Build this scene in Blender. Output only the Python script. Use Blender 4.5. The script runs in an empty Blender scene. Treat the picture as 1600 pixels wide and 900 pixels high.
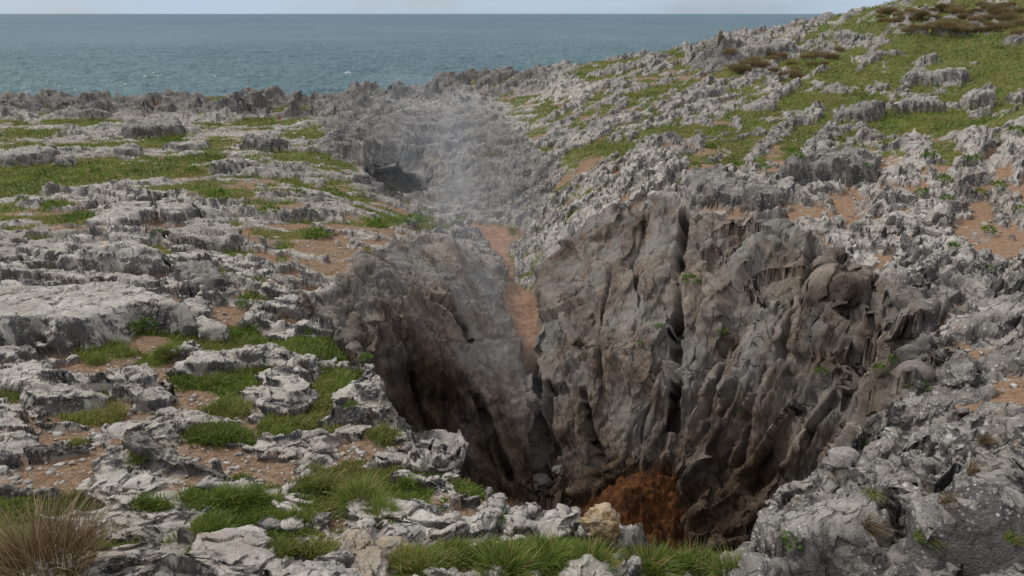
import bpy, math, random, time
import numpy as np
from concurrent.futures import ThreadPoolExecutor
T0 = time.time()
DETAIL = 1.0            # mesh density of the ground
EXPOSURE = 0.46
rng = np.random.default_rng(7)
f32 = np.float32
scene = bpy.context.scene
COL = scene.collection

# ------------------------------------------------------------------ camera model
W, H, F = 1600.0, 900.0, 1067.0
PITCH = math.radians(21.9)
CP, SP = math.cos(PITCH), math.sin(PITCH)

def ray(px, py):
    u = (np.asarray(px, float) - W / 2) / F
    v = (np.asarray(py, float) - H / 2) / F
    return u, CP - v * SP, -SP - v * CP          # x right, y ahead, z up

def polar(px, py):
    dx, dy, dz = ray(px, py)
    return np.arctan2(dx, dy), dz / np.hypot(dx, dy)     # azimuth, slope of the sight line

def project(x, y, z):
    depth = y * CP - z * SP
    depth = np.where(depth < 0.2, 0.2, depth)
    return W / 2 + F * x / depth, H / 2 + F * (-z * CP - y * SP) / depth

# ------------------------------------------------------------------ noise
perm = rng.permutation(256).astype(np.int32)
PERM = np.concatenate([perm, perm, perm, perm])
G3 = rng.normal(size=(256, 3)); G3 = (G3 / np.linalg.norm(G3, axis=1)[:, None]).astype(f32)
J3 = rng.random((256, 3)).astype(f32)
R1 = rng.random(256).astype(f32)

def par(fn, *arrs, chunk=120000):
    """run fn over slices of flat float arrays on all cores"""
    n = len(arrs[0])
    sl = [slice(i, min(i + chunk, n)) for i in range(0, n, chunk)]
    if len(sl) <= 1:
        return fn(*arrs)
    with ThreadPoolExecutor(4) as ex:
        out = list(ex.map(lambda s: fn(*[a[s] for a in arrs]), sl))
    if isinstance(out[0], tuple):
        return tuple(np.concatenate([o[k] for o in out]) for k in range(len(out[0])))
    return np.concatenate(out)

def _fade(t):
    return t * t * t * (t * (t * 6 - 15) + 10)

def _perlin(x, y, z):
    xf, yf, zf = np.floor(x), np.floor(y), np.floor(z)
    xi, yi, zi = xf.astype(np.int32) & 255, yf.astype(np.int32) & 255, zf.astype(np.int32) & 255
    x, y, z = x - xf, y - yf, z - zf
    u, v, w = _fade(x), _fade(y), _fade(z)
    a0 = PERM[xi]; a1 = PERM[(xi + 1) & 255]
    def c(a, j, k):
        g = G3[PERM[PERM[a + ((yi + j) & 255)] + ((zi + k) & 255)]]
        return g, j, k
    def d(a, i, j, k):
        g = G3[PERM[PERM[a + ((yi + j) & 255)] + ((zi + k) & 255)]]
        return g[:, 0] * (x - i) + g[:, 1] * (y - j) + g[:, 2] * (z - k)
    x00 = d(a0, 0, 0, 0); x00 = x00 + u * (d(a1, 1, 0, 0) - x00)
    x10 = d(a0, 0, 1, 0); x10 = x10 + u * (d(a1, 1, 1, 0) - x10)
    x01 = d(a0, 0, 0, 1); x01 = x01 + u * (d(a1, 1, 0, 1) - x01)
    x11 = d(a0, 0, 1, 1); x11 = x11 + u * (d(a1, 1, 1, 1) - x11)
    y0 = x00 + v * (x10 - x00); y1 = x01 + v * (x11 - x01)
    return ((y0 + w * (y1 - y0)) * 1.5).astype(f32)

def perlin(x, y, z, f=1.0, o=0.0):
    return par(lambda a, b, c: _perlin(a * f32(f) + f32(o), b * f32(f) + f32(o * 1.7), c * f32(f) + f32(o * .6)), x, y, z)

def _fbm(x, y, z, n):
    s = 0; a = 1.0; t = 0
    for k in range(n):
        s = s + a * _perlin(x, y, z); t += a
        x, y, z = x * f32(2.03) + f32(11.3), y * f32(2.01) + f32(5.1), z * f32(1.99) + f32(3.7); a *= .5
    return s / f32(t)

def fbm(x, y, z, f=1.0, n=3, o=0.0):
    return par(lambda a, b, c: _fbm(a * f32(f) + f32(o), b * f32(f) + f32(o * 1.7), c * f32(f) + f32(o * .6), n), x, y, z)

def _ridged(x, y, z, n):
    s = 0; a = 1.0; t = 0; w = f32(1)
    for k in range(n):
        r = 1 - np.abs(_perlin(x, y, z)) * f32(1.5)
        r = np.maximum(r, 0); r = r * r
        s = s + a * r * w; t += a
        w = np.clip(r * 1.4, 0, 1)
        x, y, z = x * f32(2.1) + f32(7.3), y * f32(2.1) + f32(1.1), z * f32(2.1) + f32(9.7); a *= .5
    return (s / f32(t)).astype(f32)

def ridged(x, y, z, f=1.0, n=3, o=0.0):
    return par(lambda a, b, c: _ridged(a * f32(f) + f32(o), b * f32(f) + f32(o * 1.7), c * f32(f) + f32(o * .6), n), x, y, z)

def _worley(x, y, z):
    xf, yf, zf = np.floor(x), np.floor(y), np.floor(z)
    xi, yi, zi = xf.astype(np.int32), yf.astype(np.int32), zf.astype(np.int32)
    x, y, z = x - xf, y - yf, z - zf
    f1 = np.full(x.shape, 9, f32); f2 = f1.copy(); cid = np.zeros(x.shape, np.int32)
    for i in (-1, 0, 1):
        a = PERM[(xi + i) & 255]
        for j in (-1, 0, 1):
            b = PERM[a + ((yi + j) & 255)]
            for k in (-1, 0, 1):
                h = PERM[b + ((zi + k) & 255)]
                q = J3[h]
                d = (q[:, 0] + (i - x)) ** 2 + (q[:, 1] + (j - y)) ** 2 + (q[:, 2] + (k - z)) ** 2
                nearer = d < f1
                f2 = np.where(nearer, f1, np.minimum(f2, d))
                cid = np.where(nearer, h, cid)
                f1 = np.where(nearer, d, f1)
    return f1, f2, R1[cid]

def worley(x, y, z, f=1.0, o=0.0):
    """squared distances to the nearest and second nearest point, and a random number of the cell"""
    return par(lambda a, b, c: _worley(a * f32(f) + f32(o), b * f32(f) + f32(o * 1.7), c * f32(f) + f32(o * .6)), x, y, z)

V3 = rng.normal(size=(256, 3)).astype(f32)
def _facet(x, y, z):
    xf, yf, zf = np.floor(x), np.floor(y), np.floor(z)
    xi, yi, zi = xf.astype(np.int32), yf.astype(np.int32), zf.astype(np.int32)
    x, y, z = x - xf, y - yf, z - zf
    f1 = np.full(x.shape, 9, f32); out = np.zeros(x.shape, f32)
    for i in (-1, 0, 1):
        a = PERM[(xi + i) & 255]
        for j in (-1, 0, 1):
            b = PERM[a + ((yi + j) & 255)]
            for k in (-1, 0, 1):
                h = PERM[b + ((zi + k) & 255)]
                q = J3[h]
                ox, oy, oz = q[:, 0] + (i - x), q[:, 1] + (j - y), q[:, 2] + (k - z)
                d = ox * ox + oy * oy + oz * oz
                nearer = d < f1
                w = V3[h]
                out = np.where(nearer, R1[h] - f32(.5) + (ox * w[:, 0] + oy * w[:, 1] + oz * w[:, 2]) * f32(.8), out)
                f1 = np.where(nearer, d, f1)
    return np.clip(out, -1.2, 1.2)

def facet(x, y, z, f=1.0, o=0.0):
    """broken planes: every cell is a tilted flat of its own, with sharp breaks between"""
    return par(lambda a, b, c: _facet(a * f32(f) + f32(o), b * f32(f) + f32(o * 1.7), c * f32(f) + f32(o * .6)), x, y, z)

def sstep(a, b, x):
    t = np.clip((x - a) / (b - a), 0, 1)
    return t * t * (3 - 2 * t)

# ------------------------------------------------------------------ the lie of the land
# surveyed points: sight line of the photograph + height under the eye level
SHARED = [ # left plateau
 (-250,880,-3.5),(-100,650,-4.1),(-250,450,-5),(-300,300,-5.7),(-300,200,-6.2),(-300,165,-6.6),
 (100,270,-6.0),(100,200,-6.4),(100,350,-5.5),(300,430,-5.1),(100,520,-4.6),(100,650,-4.1),(100,760,-3.8),(100,880,-3.5),
 (0,600,-4.3),(0,430,-5.0),(200,480,-4.9),(400,330,-5.8),(400,230,-6.3),(250,320,-5.7),(550,330,-6.3),(600,305,-6.7),(640,350,-6.3),
 (400,880,-3.5),(400,700,-4.0),(400,600,-4.5),(400,500,-5.0),(500,400,-5.5),(480,470,-5.1),(250,600,-4.4),
 (560,380,-5.7),(620,380,-5.8),(300,230,-6.2),(200,260,-6.1),(500,270,-6.3),(560,290,-6.5),(450,200,-6.5),(300,180,-6.7),(150,175,-6.7),(20,180,-6.7),
 # crest along the coast
 (0,163,-6.5),(150,163,-6.5),(330,155,-6.2),(480,165,-6.3),(580,158,-6.0),(640,152,-5.8),(690,145,-5.4),(750,130,-4.8),(850,120,-4.4),(960,97,-3.6),(1050,82,-3.0),(1130,62,-2.2),(1210,48,-1.5),(1290,28,-.4),(1400,6,1.0),
 (1500,-40,3.6),(1600,-70,5.0),(1750,-90,6),
 # valley and the dark cliff over the far hole
 (700,335,-7.8),(660,305,-8.0),(625,275,-8.2),(620,255,-7.6),(610,215,-6.6),(600,185,-6.0),(540,200,-6.5),(560,240,-6.6),(490,195,-6.2),(680,220,-6.9),(680,180,-6.0),
 (750,180,-5.7),(800,200,-5.8),(800,250,-6.4),(780,300,-7.2),(740,300,-7.6),(900,250,-5.5),(880,300,-6.1),(850,330,-6.7),(1000,200,-4.8),(1000,270,-5.1),(950,320,-5.6),(900,350,-6.2),
 # right slope
 (1300,330,-4.9),(1300,250,-4.8),(1300,150,-3.9),(1300,80,-2.3),(1150,250,-4.9),(1150,150,-4.2),(1150,100,-3.1),(1200,320,-4.85),(1400,370,-4.75),
 (1550,300,-4.6),(1550,200,-4.3),(1550,100,-2.6),(1550,40,-.7),(1550,0,1.0),(1430,100,-2.8),(1430,200,-4.4),(1430,60,-1.4),(1450,300,-4.7),
 (1550,400,-4.5),(1550,500,-4.3),(1550,600,-3.9),(1480,480,-4.5),(1750,300,-4.4),(1750,500,-4.0),(1750,150,-3.4),(1800,50,-.5),(1700,0,1.5),(1900,800,-2.6),(1750,700,-3.0),
 (1420,440,-4.7),(1500,560,-4.2),(1440,600,-4.5),
 # rim of the right wall
 (1060,325,-4.95),(1120,340,-4.85),(1180,350,-4.85),(1240,375,-4.85),(1300,400,-4.8),(1360,440,-4.75),(1430,500,-4.6),
]
NEAR = [(600,620,-4.3),(560,560,-4.6),(500,500,-5.0),(620,680,-4.05),(715,745,-3.85),(650,790,-3.75),(560,760,-3.8),(500,640,-4.3),(790,795,-3.7),(890,815,-3.65),(960,840,-3.65),(1050,880,-3.6),(800,880,-3.5),(600,880,-3.45),
 (1150,885,-3.7),(1220,810,-3.95),(1300,750,-4.1),(1345,715,-4.15),(1400,640,-4.4),(1400,800,-3.6),(1550,720,-3.2),(1550,850,-2.9),(1300,890,-3.3),(1470,700,-3.7),(1000,980,-3.4),(600,1000,-3.3),(200,1000,-3.3),(1400,1000,-2.8),(1480,620,-4.1),(700,400,-6),(900,500,-6),(1100,600,-5),(850,650,-5)]
PIT = [(845,775,-9.7),(838,700,-9.3),(835,650,-8.95),(828,590,-8.5),(822,545,-7.95),(815,500,-7.85),(812,460,-7.8),(800,425,-7.8),(785,390,-7.75),(775,362,-7.7),
 # left buttress
 (560,440,-5.5),(620,420,-5.75),(680,395,-6.0),(720,400,-6.3),(755,400,-6.8),(780,430,-7.4),(790,480,-7.55),(740,450,-6.7),(700,450,-6.3),(650,470,-6.1),(600,480,-5.8),(550,490,-5.4),
 (700,520,-6.9),(760,520,-7.3),(800,560,-7.8),(640,540,-6.5),(580,540,-5.9),(620,620,-7.5),(700,600,-7.7),(770,620,-8.2),(815,650,-8.7),(820,730,-9.4),(760,720,-9.3),(700,700,-9.0),(650,690,-8.7),(740,780,-9.8),(700,850,-10),(830,800,-9.85),
 (530,530,-5.75),(560,600,-7.3),(520,600,-7.0),
 # floor and sand heap
 (900,780,-9.75),(940,790,-9.3),(990,745,-8.75),(980,800,-9.0),(1040,790,-9.0),(1000,850,-9.4),(1080,830,-9.2),(860,840,-9.9),(920,880,-9.9),(1060,900,-9.6),
 # right buttress and wall
 (860,400,-7.0),(880,370,-6.5),(830,430,-7.5),(850,460,-7.45),(845,530,-7.75),(900,440,-6.9),(960,380,-5.9),(1000,345,-5.2),(930,420,-6.6),(860,590,-8.1),(880,680,-8.9),(880,760,-9.6),(930,520,-7.15),(930,620,-8.0),(930,700,-8.9),
 (1000,420,-6.1),(1000,520,-6.8),(1000,620,-7.6),(1000,700,-8.4),(1060,380,-5.5),(1060,450,-6.1),(1060,600,-7.3),(1070,740,-8.75),(1120,420,-5.6),(1130,520,-6.35),(1130,620,-7.1),(1140,740,-8.3),(1110,830,-9.1),
 (1200,440,-5.35),(1200,530,-6.0),(1200,620,-6.7),(1220,720,-7.7),(1180,800,-8.6),(1280,470,-5.05),(1280,560,-5.65),(1290,640,-6.3),(1300,700,-6.9),(1350,530,-5.0),(1370,600,-5.4),(1360,660,-5.9),(1250,820,-8.6),(1400,560,-4.75),(1400,700,-5.6),(1420,630,-4.7),(1200,900,-9.0)]
RIM = [(300,640,-4.4),(440,560,-4.75),(505,505,-5.0),(560,565,-4.6),(612,650,-4.15),(716,742,-3.85),(790,798,-3.7),(895,818,-3.65),(965,842,-3.65),(1050,882,-3.6),(1140,885,-3.7),(1220,805,-3.95),(1300,748,-4.1),(1345,712,-4.15),(1420,625,-4.5),(1500,590,-4.3)]

def survey(pts):
    a = np.array(pts, float)
    az, sl = polar(a[:, 0], a[:, 1])
    r = np.where(np.abs(sl) > .012, a[:, 2] / sl, 70.0)
    far = (a[:, 1] < 25) | (r < 0)
    r = np.where(far, 72.0, r); r = np.clip(r, 1, 90)
    z = np.where(far, sl * 72.0, a[:, 2])
    return az, r, z

def rbf(pts):
    az, r, z = survey(pts)
    P = np.stack([az * 3.0, np.log(r) * 2.0], 1)
    n = len(P)
    D = np.linalg.norm(P[:, None] - P[None], axis=2)
    Q = np.concatenate([np.ones((n, 1)), P], 1)
    A = np.block([[D - np.eye(n) * .015, Q], [Q.T, np.zeros((3, 3))]])
    sol = np.linalg.solve(A, np.concatenate([z, np.zeros(3)]))
    def ev(AZ, R):
        X = np.stack([AZ.ravel() * 3.0, np.log(R.ravel()) * 2.0], 1)
        def f(x):
            d = np.sqrt((x[:, 0:1] - P[None, :, 0]) ** 2 + (x[:, 1:2] - P[None, :, 1]) ** 2)
            return d @ sol[:n] + sol[n] + x @ sol[n + 1:]
        return par(f, X, chunk=8000).reshape(AZ.shape)
    return ev

def smooth2(Z, n):
    for _ in range(n):
        Zp = np.pad(Z, 1, mode='edge')
        Z = (Zp[1:-1, 1:-1] * 4 + (Zp[:-2, 1:-1] + Zp[2:, 1:-1] + Zp[1:-1, :-2] + Zp[1:-1, 2:]) * 2 + Zp[:-2, :-2] + Zp[2:, 2:] + Zp[:-2, 2:] + Zp[2:, :-2]) / 16
    return Z

SEA_Z = -24.0
AZM = math.radians(64)
R0, R1M = 1.2, 150.0
cNA, cNR = 420, 620
caz = np.linspace(-AZM, AZM, cNA); clr = np.linspace(math.log(R0), math.log(R1M), cNR)
CAZ, CLR = np.meshgrid(caz, clr); CR = np.exp(CLR)
_rr = np.clip(CR, 2.6, 80)
Pz = smooth2(rbf(SHARED + NEAR)(np.clip(CAZ, -.95, .95), _rr), 2)
Qz = smooth2(rbf(SHARED + PIT)(np.clip(CAZ, -.95, .95), _rr), 1)
raz, rr_, _ = survey(RIM)
rim_r = np.interp(caz, raz, rr_)
rim_w = np.interp(caz, raz, [3, 2.2, 1.2, .6, .5, .45, .4, .4, .4, .5, .5, .5, .5, .6, 1.6, 3])
t = sstep(0, 1, (CR - rim_r[None] + .05) / rim_w[None])
inside = (caz > raz[0]) & (caz < raz[-1])
BASE = Pz * (1 - t) + Qz * t
# the coast: beyond the crest the land falls to the water
cp = np.array([(-400,163),(0,163),(150,163),(330,155),(480,165),(580,158),(640,152),(690,145),(750,130),(850,120),(960,97),(1050,82),(1130,62),(1210,48),(1290,28),(1400,6),(1600,-70),(1900,-100)], float)
ccz = [-6.6,-6.5,-6.5,-6.2,-6.3,-6.0,-5.8,-5.4,-4.8,-4.4,-3.6,-3.0,-2.2,-1.5,-.4,1,5,6]
kaz, kr, _ = survey([(a, b, c) for (a, b), c in zip(cp, ccz)])
crest_r = np.interp(caz, kaz, np.clip(kr, 55, 80))
fall = sstep(0, 1, (CR - crest_r[None] - 1.5) / 14.0)
BASE = BASE * (1 - fall) + (SEA_Z - 3) * fall

def bil(Z, az, lr):
    i = np.clip((az + AZM) / (2 * AZM) * (cNA - 1), 0, cNA - 1.001); j = np.clip((lr - clr[0]) / (clr[-1] - clr[0]) * (cNR - 1), 0, cNR - 1.001)
    i0 = i.astype(np.int32); j0 = j.astype(np.int32); a = i - i0; b = j - j0
    return (Z[j0, i0] * (1 - a) + Z[j0, i0 + 1] * a) * (1 - b) + (Z[j0 + 1, i0] * (1 - a) + Z[j0 + 1, i0 + 1] * a) * b

def base_at(x, y):
    r = np.hypot(x, y)
    return bil(BASE, np.arctan2(x, y), np.log(np.maximum(r, R0)))

def hit(px, py, up=0.0, Z=None):
    """where the sight line through a photo point meets the land (raised by up)"""
    Z = BASE if Z is None else Z
    az, sl = polar(px, py)
    az = np.atleast_1d(az); sl = np.atleast_1d(sl); up = np.broadcast_to(up, az.shape)
    out = []
    lr = np.linspace(math.log(2.0), math.log(110), 1500); rr = np.exp(lr)
    for a, s, u in zip(az, sl, up):
        g = bil(Z, np.full_like(lr, a), lr) + u - s * rr
        k = np.argmax(g >= 0)
        if g[k] < 0: k = int(np.argmin(np.abs(g)))
        r = rr[k]
        if k > 0 and g[k - 1] < 0 <= g[k]:
            r = rr[k - 1] + (rr[k] - rr[k - 1]) * (-g[k - 1]) / (g[k] - g[k - 1])
        out.append((r * math.sin(a), r * math.cos(a)))
    return np.array(out)
print('base', round(time.time() - T0, 1))
# ------------------------------------------------------------------ rock outcrops that can be told apart
# name, category, label, height (m), edge width (m), outline in photo points
OUT = [
('rock_slab','rock','long rounded pale grey limestone slab with dark vertical stains above the grassy hollow',1.25,.22,[(-20,430),(37,425),(60,436),(111,433),(142,428),(189,430),(216,442),(263,455),(300,475),(302,500),(263,502),(216,494),(189,518),(145,536),(121,540),(110,560),(85,560),(71,530),(47,545),(-20,552)]),
('rock_slab','rock','tapering pale end block dipping to the right of the long rounded slab',.55,.15,[(302,489),(324,487),(354,519),(351,535),(308,534)]),
('boulder','boulder','small smooth pale boulder at the right end of the grassy hollow',.5,.14,[(277,526),(304,519),(318,536),(306,558),(270,568),(264,545)]),
('boulder','boulder','big dome-topped grey boulder above a dark cracked face, left of the chasm',.9,.22,[(258,364),(297,337),(341,332),(381,365),(388,383),(356,398),(318,392),(263,378)]),
('rock_outcrop','rock','dark smooth cracked rock face under the dome-topped boulder',.75,.12,[(266,420),(300,400),(345,398),(356,435),(340,464),(297,471),(285,444)]),
('rock_ledge','rock','broad layered limestone ledge with dark underside left of the dark cracked face',.8,.16,[(90,428),(142,393),(209,360),(240,378),(268,418),(256,433),(202,437),(98,434)]),
('rock_ledge','rock','low flat double ledge at the frame edge above the long slab',.45,.12,[(-20,390),(60,386),(142,374),(112,398),(104,417),(40,427),(-20,413)]),
('rock_outcrop','outcrop','stack of smooth pale blocks with a rusty gap at its right end',.9,.18,[(130,361),(162,322),(202,308),(238,313),(242,332),(216,353),(189,363),(159,364)]),
('rock_outcrop','outcrop','jointed darker blocks right of the stack, with rusty soil in the cracks',.75,.15,[(242,313),(297,303),(312,330),(285,353),(258,351),(244,334)]),
('boulder','boulder','small squarish pinkish block left of the dark cracked face',.4,.1,[(250,440),(280,432),(288,454),(260,460)]),
('rock_ledge','rock','bow-shaped pale ledge arching over the grass and dirt patch',.6,.17,[(258,592),(270,569),(317,545),(378,532),(449,534),(481,545),(508,575),(500,599),(472,585),(418,569),(354,574),(304,593)]),
('rock_outcrop','outcrop','pale jointed outcrop below the long slab, its blunt end facing the dirt patch',.6,.16,[(170,568),(236,562),(266,608),(263,646),(235,650),(198,642),(203,612),(166,602)]),
('rock_outcrop','outcrop','low pale rounded outcrop with grass along its lower edge beneath the long slab',.5,.16,[(30,592),(105,580),(162,600),(165,632),(110,656),(55,650),(25,630)]),
('boulder','boulder','smooth pale sloping boulder cut by the frame edge with dark foot',.55,.16,[(-20,632),(40,632),(69,667),(61,680),(17,687),(-20,684)]),
('rock_ledge','rock','dark undercut ledge behind the bare brown dirt hollow',.5,.12,[(28,700),(88,676),(135,673),(143,698),(118,707),(67,723),(38,727)]),
('boulder','boulder','rounded knob of rock at the end of the dark undercut ledge',.45,.13,[(134,680),(145,664),(169,661),(179,691),(159,703),(138,697)]),
('rock_outcrop','outcrop','dark swirled ridge of limestone running down from the dry grass to the pale rubble',.6,.15,[(184,676),(209,666),(270,673),(289,691),(323,715),(366,735),(370,757),(324,750),(283,740),(236,713),(189,703)]),
('rock_slab','rock','ragged pale slab below the dark swirled ridge',.35,.12,[(138,754),(189,716),(245,726),(268,748),(240,772),(202,770)]),
('rock_outcrop','outcrop','mottled dark rock hump at the frame edge above the dry tussock',.5,.14,[(-20,764),(20,745),(67,755),(107,760),(90,781),(51,791),(-20,793)]),
('boulder','boulder','large tilted pale boulder with a dark overhanging lip, sitting in the grass',.8,.2,[(355,612),(375,597),(440,580),(480,570),(502,600),(490,627),(470,652),(450,659),(410,654),(402,634),(418,616),(375,627)]),
('rock_ledge','rock','thin pale ledge between two strips of bright grass',.28,.09,[(268,667),(300,652),(362,651),(356,662),(315,670),(285,675)]),
('rock_slab','rock','small whale-backed pale slab below the bright grass strip',.25,.09,[(328,696),(381,681),(397,691),(364,703)]),
('rock_outcrop','outcrop','pale blocky outcrop with a grassy shelf on the brink of the chasm',.7,.16,[(490,652),(528,634),(550,617),(535,590),(570,578),(600,590),(613,644),(594,673),(574,678),(564,658),(530,670),(493,674)]),
('rock_outcrop','outcrop','big pale nose of rock jutting out over the dark chasm',1.0,.18,[(604,657),(631,651),(672,667),(712,706),(718,728),(699,752),(665,750),(614,730),(641,711),(629,681)]),
('rock_slab','rock','dark-sided slab tucked under the jutting nose of rock',.4,.1,[(600,737),(631,732),(672,752),(691,767),(658,771),(607,761)]),
('boulder','boulder','small pale boulder beside the dirt pan under the jutting nose',.28,.09,[(553,730),(591,713),(613,725),(599,740),(562,744)]),
('boulder','boulder','brownish boulder wedged on the lip of the chasm behind the rim slab',.35,.1,[(720,784),(741,763),(763,773),(762,797),(727,798)]),
('rock_slab','rock','lichen-spotted rim slab ending in a blunt nose above the orange sand',.45,.15,[(705,811),(773,796),(851,781),(886,790),(897,816),(871,831),(827,835),(776,836),(740,830)]),
('rock_slab','rock','grey and white speckled slab joining the rim slab to the rubble',.38,.14,[(575,777),(614,770),(665,787),(703,807),(737,836),(692,845),(658,831),(614,804)]),
('boulder','boulder','angular dark and white block under the rim slab beside the green tussock',.3,.1,[(730,838),(775,838),(748,872),(712,872)]),
('boulder','boulder','low white rock with a pinkish end under the speckled slab',.25,.09,[(566,835),(608,812),(657,829),(613,839)]),
('rock_slab','rock','broad grey lichen-mottled slab along the lower frame edge beside the dry tussock',.42,.14,[(158,915),(174,855),(236,848),(314,855),(410,868),(420,915)]),
('boulder','boulder','narrow pale block touching the dry tussock',.32,.1,[(140,816),(169,814),(167,845),(143,853)]),
('boulder','boulder','pointed grey boulder with a white cap right of the narrow pale block',.42,.12,[(196,832),(228,803),(248,819),(245,850),(207,845)]),
('boulder','boulder','overhanging dark-fronted boulder between two green tufts above the broad slab',.4,.12,[(257,835),(290,811),(312,826),(309,848),(268,852)]),
('boulder','boulder','smooth dark domed boulder alone in the short grass above the broad slab',.36,.12,[(394,815),(422,797),(451,816),(434,835),(400,831)]),
('rock_ledge','rock','thin tan ledge arching above the broad slab',.22,.08,[(335,845),(360,838),(417,834),(414,850),(350,857)]),
('rock_ledge','rock','long low rock ridge running along the grass toward the speckled slab',.26,.09,[(415,859),(470,840),(540,824),(554,840),(480,862),(423,870)]),
('rock_slab','rock','flat pale slab with black cracks right of the bare dirt below the ridge',.26,.09,[(432,774),(479,757),(540,757),(508,778),(449,788)]),
('rock_slab','rock','flat cream slab lying in bare dirt right of the dark swirled ridge',.22,.08,[(397,712),(420,700),(454,697),(450,713),(410,719)]),
# front right
('rock_outcrop','outcrop','huge dark lichen-spotted rock in the lower right corner sloping into the chasm',.75,.3,[(1140,890),(1161,857),(1208,819),(1269,769),(1320,742),(1347,716),(1381,713),(1413,725),(1450,748),(1446,776),(1428,819),(1394,870),(1380,930),(1150,930)]),
('boulder','boulder','domed pale boulder with an orange lichen dot capping the lichen-spotted rock',.7,.2,[(1395,715),(1424,697),(1451,692),(1470,711),(1467,742),(1450,748),(1413,727)]),
('rock_outcrop','outcrop','massive white-speckled rock at the right frame edge with hanging dry tufts',.9,.3,[(1472,701),(1509,682),(1553,682),(1650,669),(1650,930),(1384,930),(1398,870),(1432,819),(1450,776),(1456,746),(1470,738)]),
('boulder','boulder','small grey wedge at the left foot of the pale pointed boulder, above the chasm wall',.4,.12,[(1308,713),(1330,686),(1345,698),(1345,713),(1320,727)]),
('boulder','boulder','pale pointed boulder perched above the lichen-spotted rock',.6,.15,[(1343,708),(1370,669),(1394,672),(1403,698),(1391,709),(1357,712)]),
('rock_outcrop','outcrop','grey cubic outcrop with rusty cleft above the white-speckled rock',.7,.2,[(1490,669),(1507,634),(1530,618),(1580,623),(1630,630),(1630,670),(1560,674)]),
('rock_outcrop','outcrop','twisted flaky outcrop with a green tuft on its crest, above the pale pointed boulder',.65,.18,[(1368,653),(1397,625),(1431,611),(1485,611),(1494,634),(1458,646),(1418,680),(1395,669)]),
('boulder','boulder','large smooth tilted boulder with slanting cracks at the top of the right wall',1.15,.25,[(1327,488),(1331,449),(1362,418),(1406,396),(1443,421),(1464,442),(1448,454),(1404,471),(1397,498),(1357,505)]),
('rock_outcrop','outcrop','pale-flanked rock fin left of the large tilted boulder',1.0,.25,[(1267,477),(1277,432),(1294,388),(1338,365),(1362,413),(1325,448),(1315,471)]),
('rock_outcrop','outcrop','dark smooth rock fin beside the black vertical cleft of the right wall',.9,.22,[(1193,490),(1186,428),(1200,406),(1252,389),(1275,398),(1259,437),(1256,474)]),
('boulder','boulder','squat split block on the upper edge of the right wall',.7,.18,[(1220,356),(1249,335),(1296,328),(1315,351),(1276,369),(1239,369)]),
('rock_outcrop','outcrop','wrinkled grey brow of rock on the rim of the right wall',.8,.25,[(1116,347),(1180,333),(1214,351),(1237,364),(1231,393),(1195,393),(1150,402),(1112,382)]),
('rock_outcrop','outcrop','jagged diagonal spine of flaky rock climbing above the chasm wall',.7,.18,[(1274,602),(1316,568),(1362,543),(1395,489),(1458,473),(1480,499),(1474,538),(1431,572),(1397,565),(1357,596)]),
('rock_outcrop','outcrop','sharp-edged upper outcrop right of the jagged spine near the frame edge',.6,.18,[(1473,535),(1483,496),(1530,473),(1566,460),(1630,469),(1630,504),(1566,532),(1516,538)]),
('rock_outcrop','outcrop','smooth dark slab with a white crest cut by the right frame edge',.6,.18,[(1530,552),(1584,524),(1630,521),(1630,589),(1556,592),(1530,579)]),
('rock_outcrop','outcrop','broad grey sloping outcrop between the jagged spine and the smooth dark slab',.5,.18,[(1436,589),(1476,543),(1516,544),(1531,570),(1526,592),(1465,602)]),
('rock_outcrop','outcrop','rough pale outcrop with a small dark hollow above the large tilted boulder',.7,.2,[(1412,396),(1448,372),(1492,365),(1532,379),(1565,408),(1548,420),(1509,444),(1480,434),(1453,421)]),
('boulder','boulder','small loaf-shaped rock ringed by orange soil',.35,.12,[(1368,376),(1401,359),(1420,374),(1394,390)]),
('rock_outcrop','outcrop','low streaky outcrop behind the loaf-shaped rock',.45,.15,[(1375,356),(1384,335),(1441,325),(1491,322),(1480,349),(1424,366)]),
('rock_outcrop','outcrop','dark hollowed hump of rock between orange soil patches on the right plateau',1.0,.3,[(1208,269),(1235,240),(1289,221),(1342,221),(1383,236),(1383,255),(1364,272),(1323,292),(1262,297),(1208,297)]),
('rock_outcrop','outcrop','dark rounded outcrop with a deep eye-like hollow on the chasm rim',1.0,.3,[(1058,285),(1094,258),(1138,251),(1150,273),(1188,281),(1224,320),(1200,337),(1130,322),(1073,312)]),
('rock_slab','rock','thin tilted slabs leaning on the dark hollowed hump',.4,.12,[(1372,265),(1397,251),(1420,267),(1397,285),(1372,282)]),
# grassy slope, right
('rock_outcrop','outcrop','dark jagged ridge left of the round green lawn',1.1,.25,[(1298,181),(1330,157),(1374,153),(1389,165),(1364,188),(1340,194),(1316,184)]),
('rock_outcrop','outcrop','pale peaked crag behind the round green lawn',1.1,.25,[(1385,177),(1431,143),(1448,143),(1487,172),(1441,177),(1397,181)]),
('rock_outcrop','outcrop','white broken outcrop with a sloping ramp right of the peaked crag',1.0,.25,[(1490,171),(1512,133),(1553,133),(1558,155),(1526,174)]),
('rock_outcrop','outcrop','long horned outcrop high on the grassy slope',1.0,.25,[(1409,137),(1424,106),(1465,103),(1521,103),(1521,117),(1482,120),(1431,134)]),
('boulder','boulder','lone pale boulder at the frame edge right of the broken outcrop',.9,.25,[(1568,144),(1597,140),(1599,162),(1580,164)]),
('rock_outcrop','outcrop','pyramid-shaped white rock above the long horned outcrop',.9,.25,[(1420,100),(1462,76),(1475,97)]),
('rock_outcrop','outcrop','low pale rock band left of the pyramid-shaped rock',.6,.22,[(1355,86),(1401,72),(1422,88),(1362,91)]),
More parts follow.
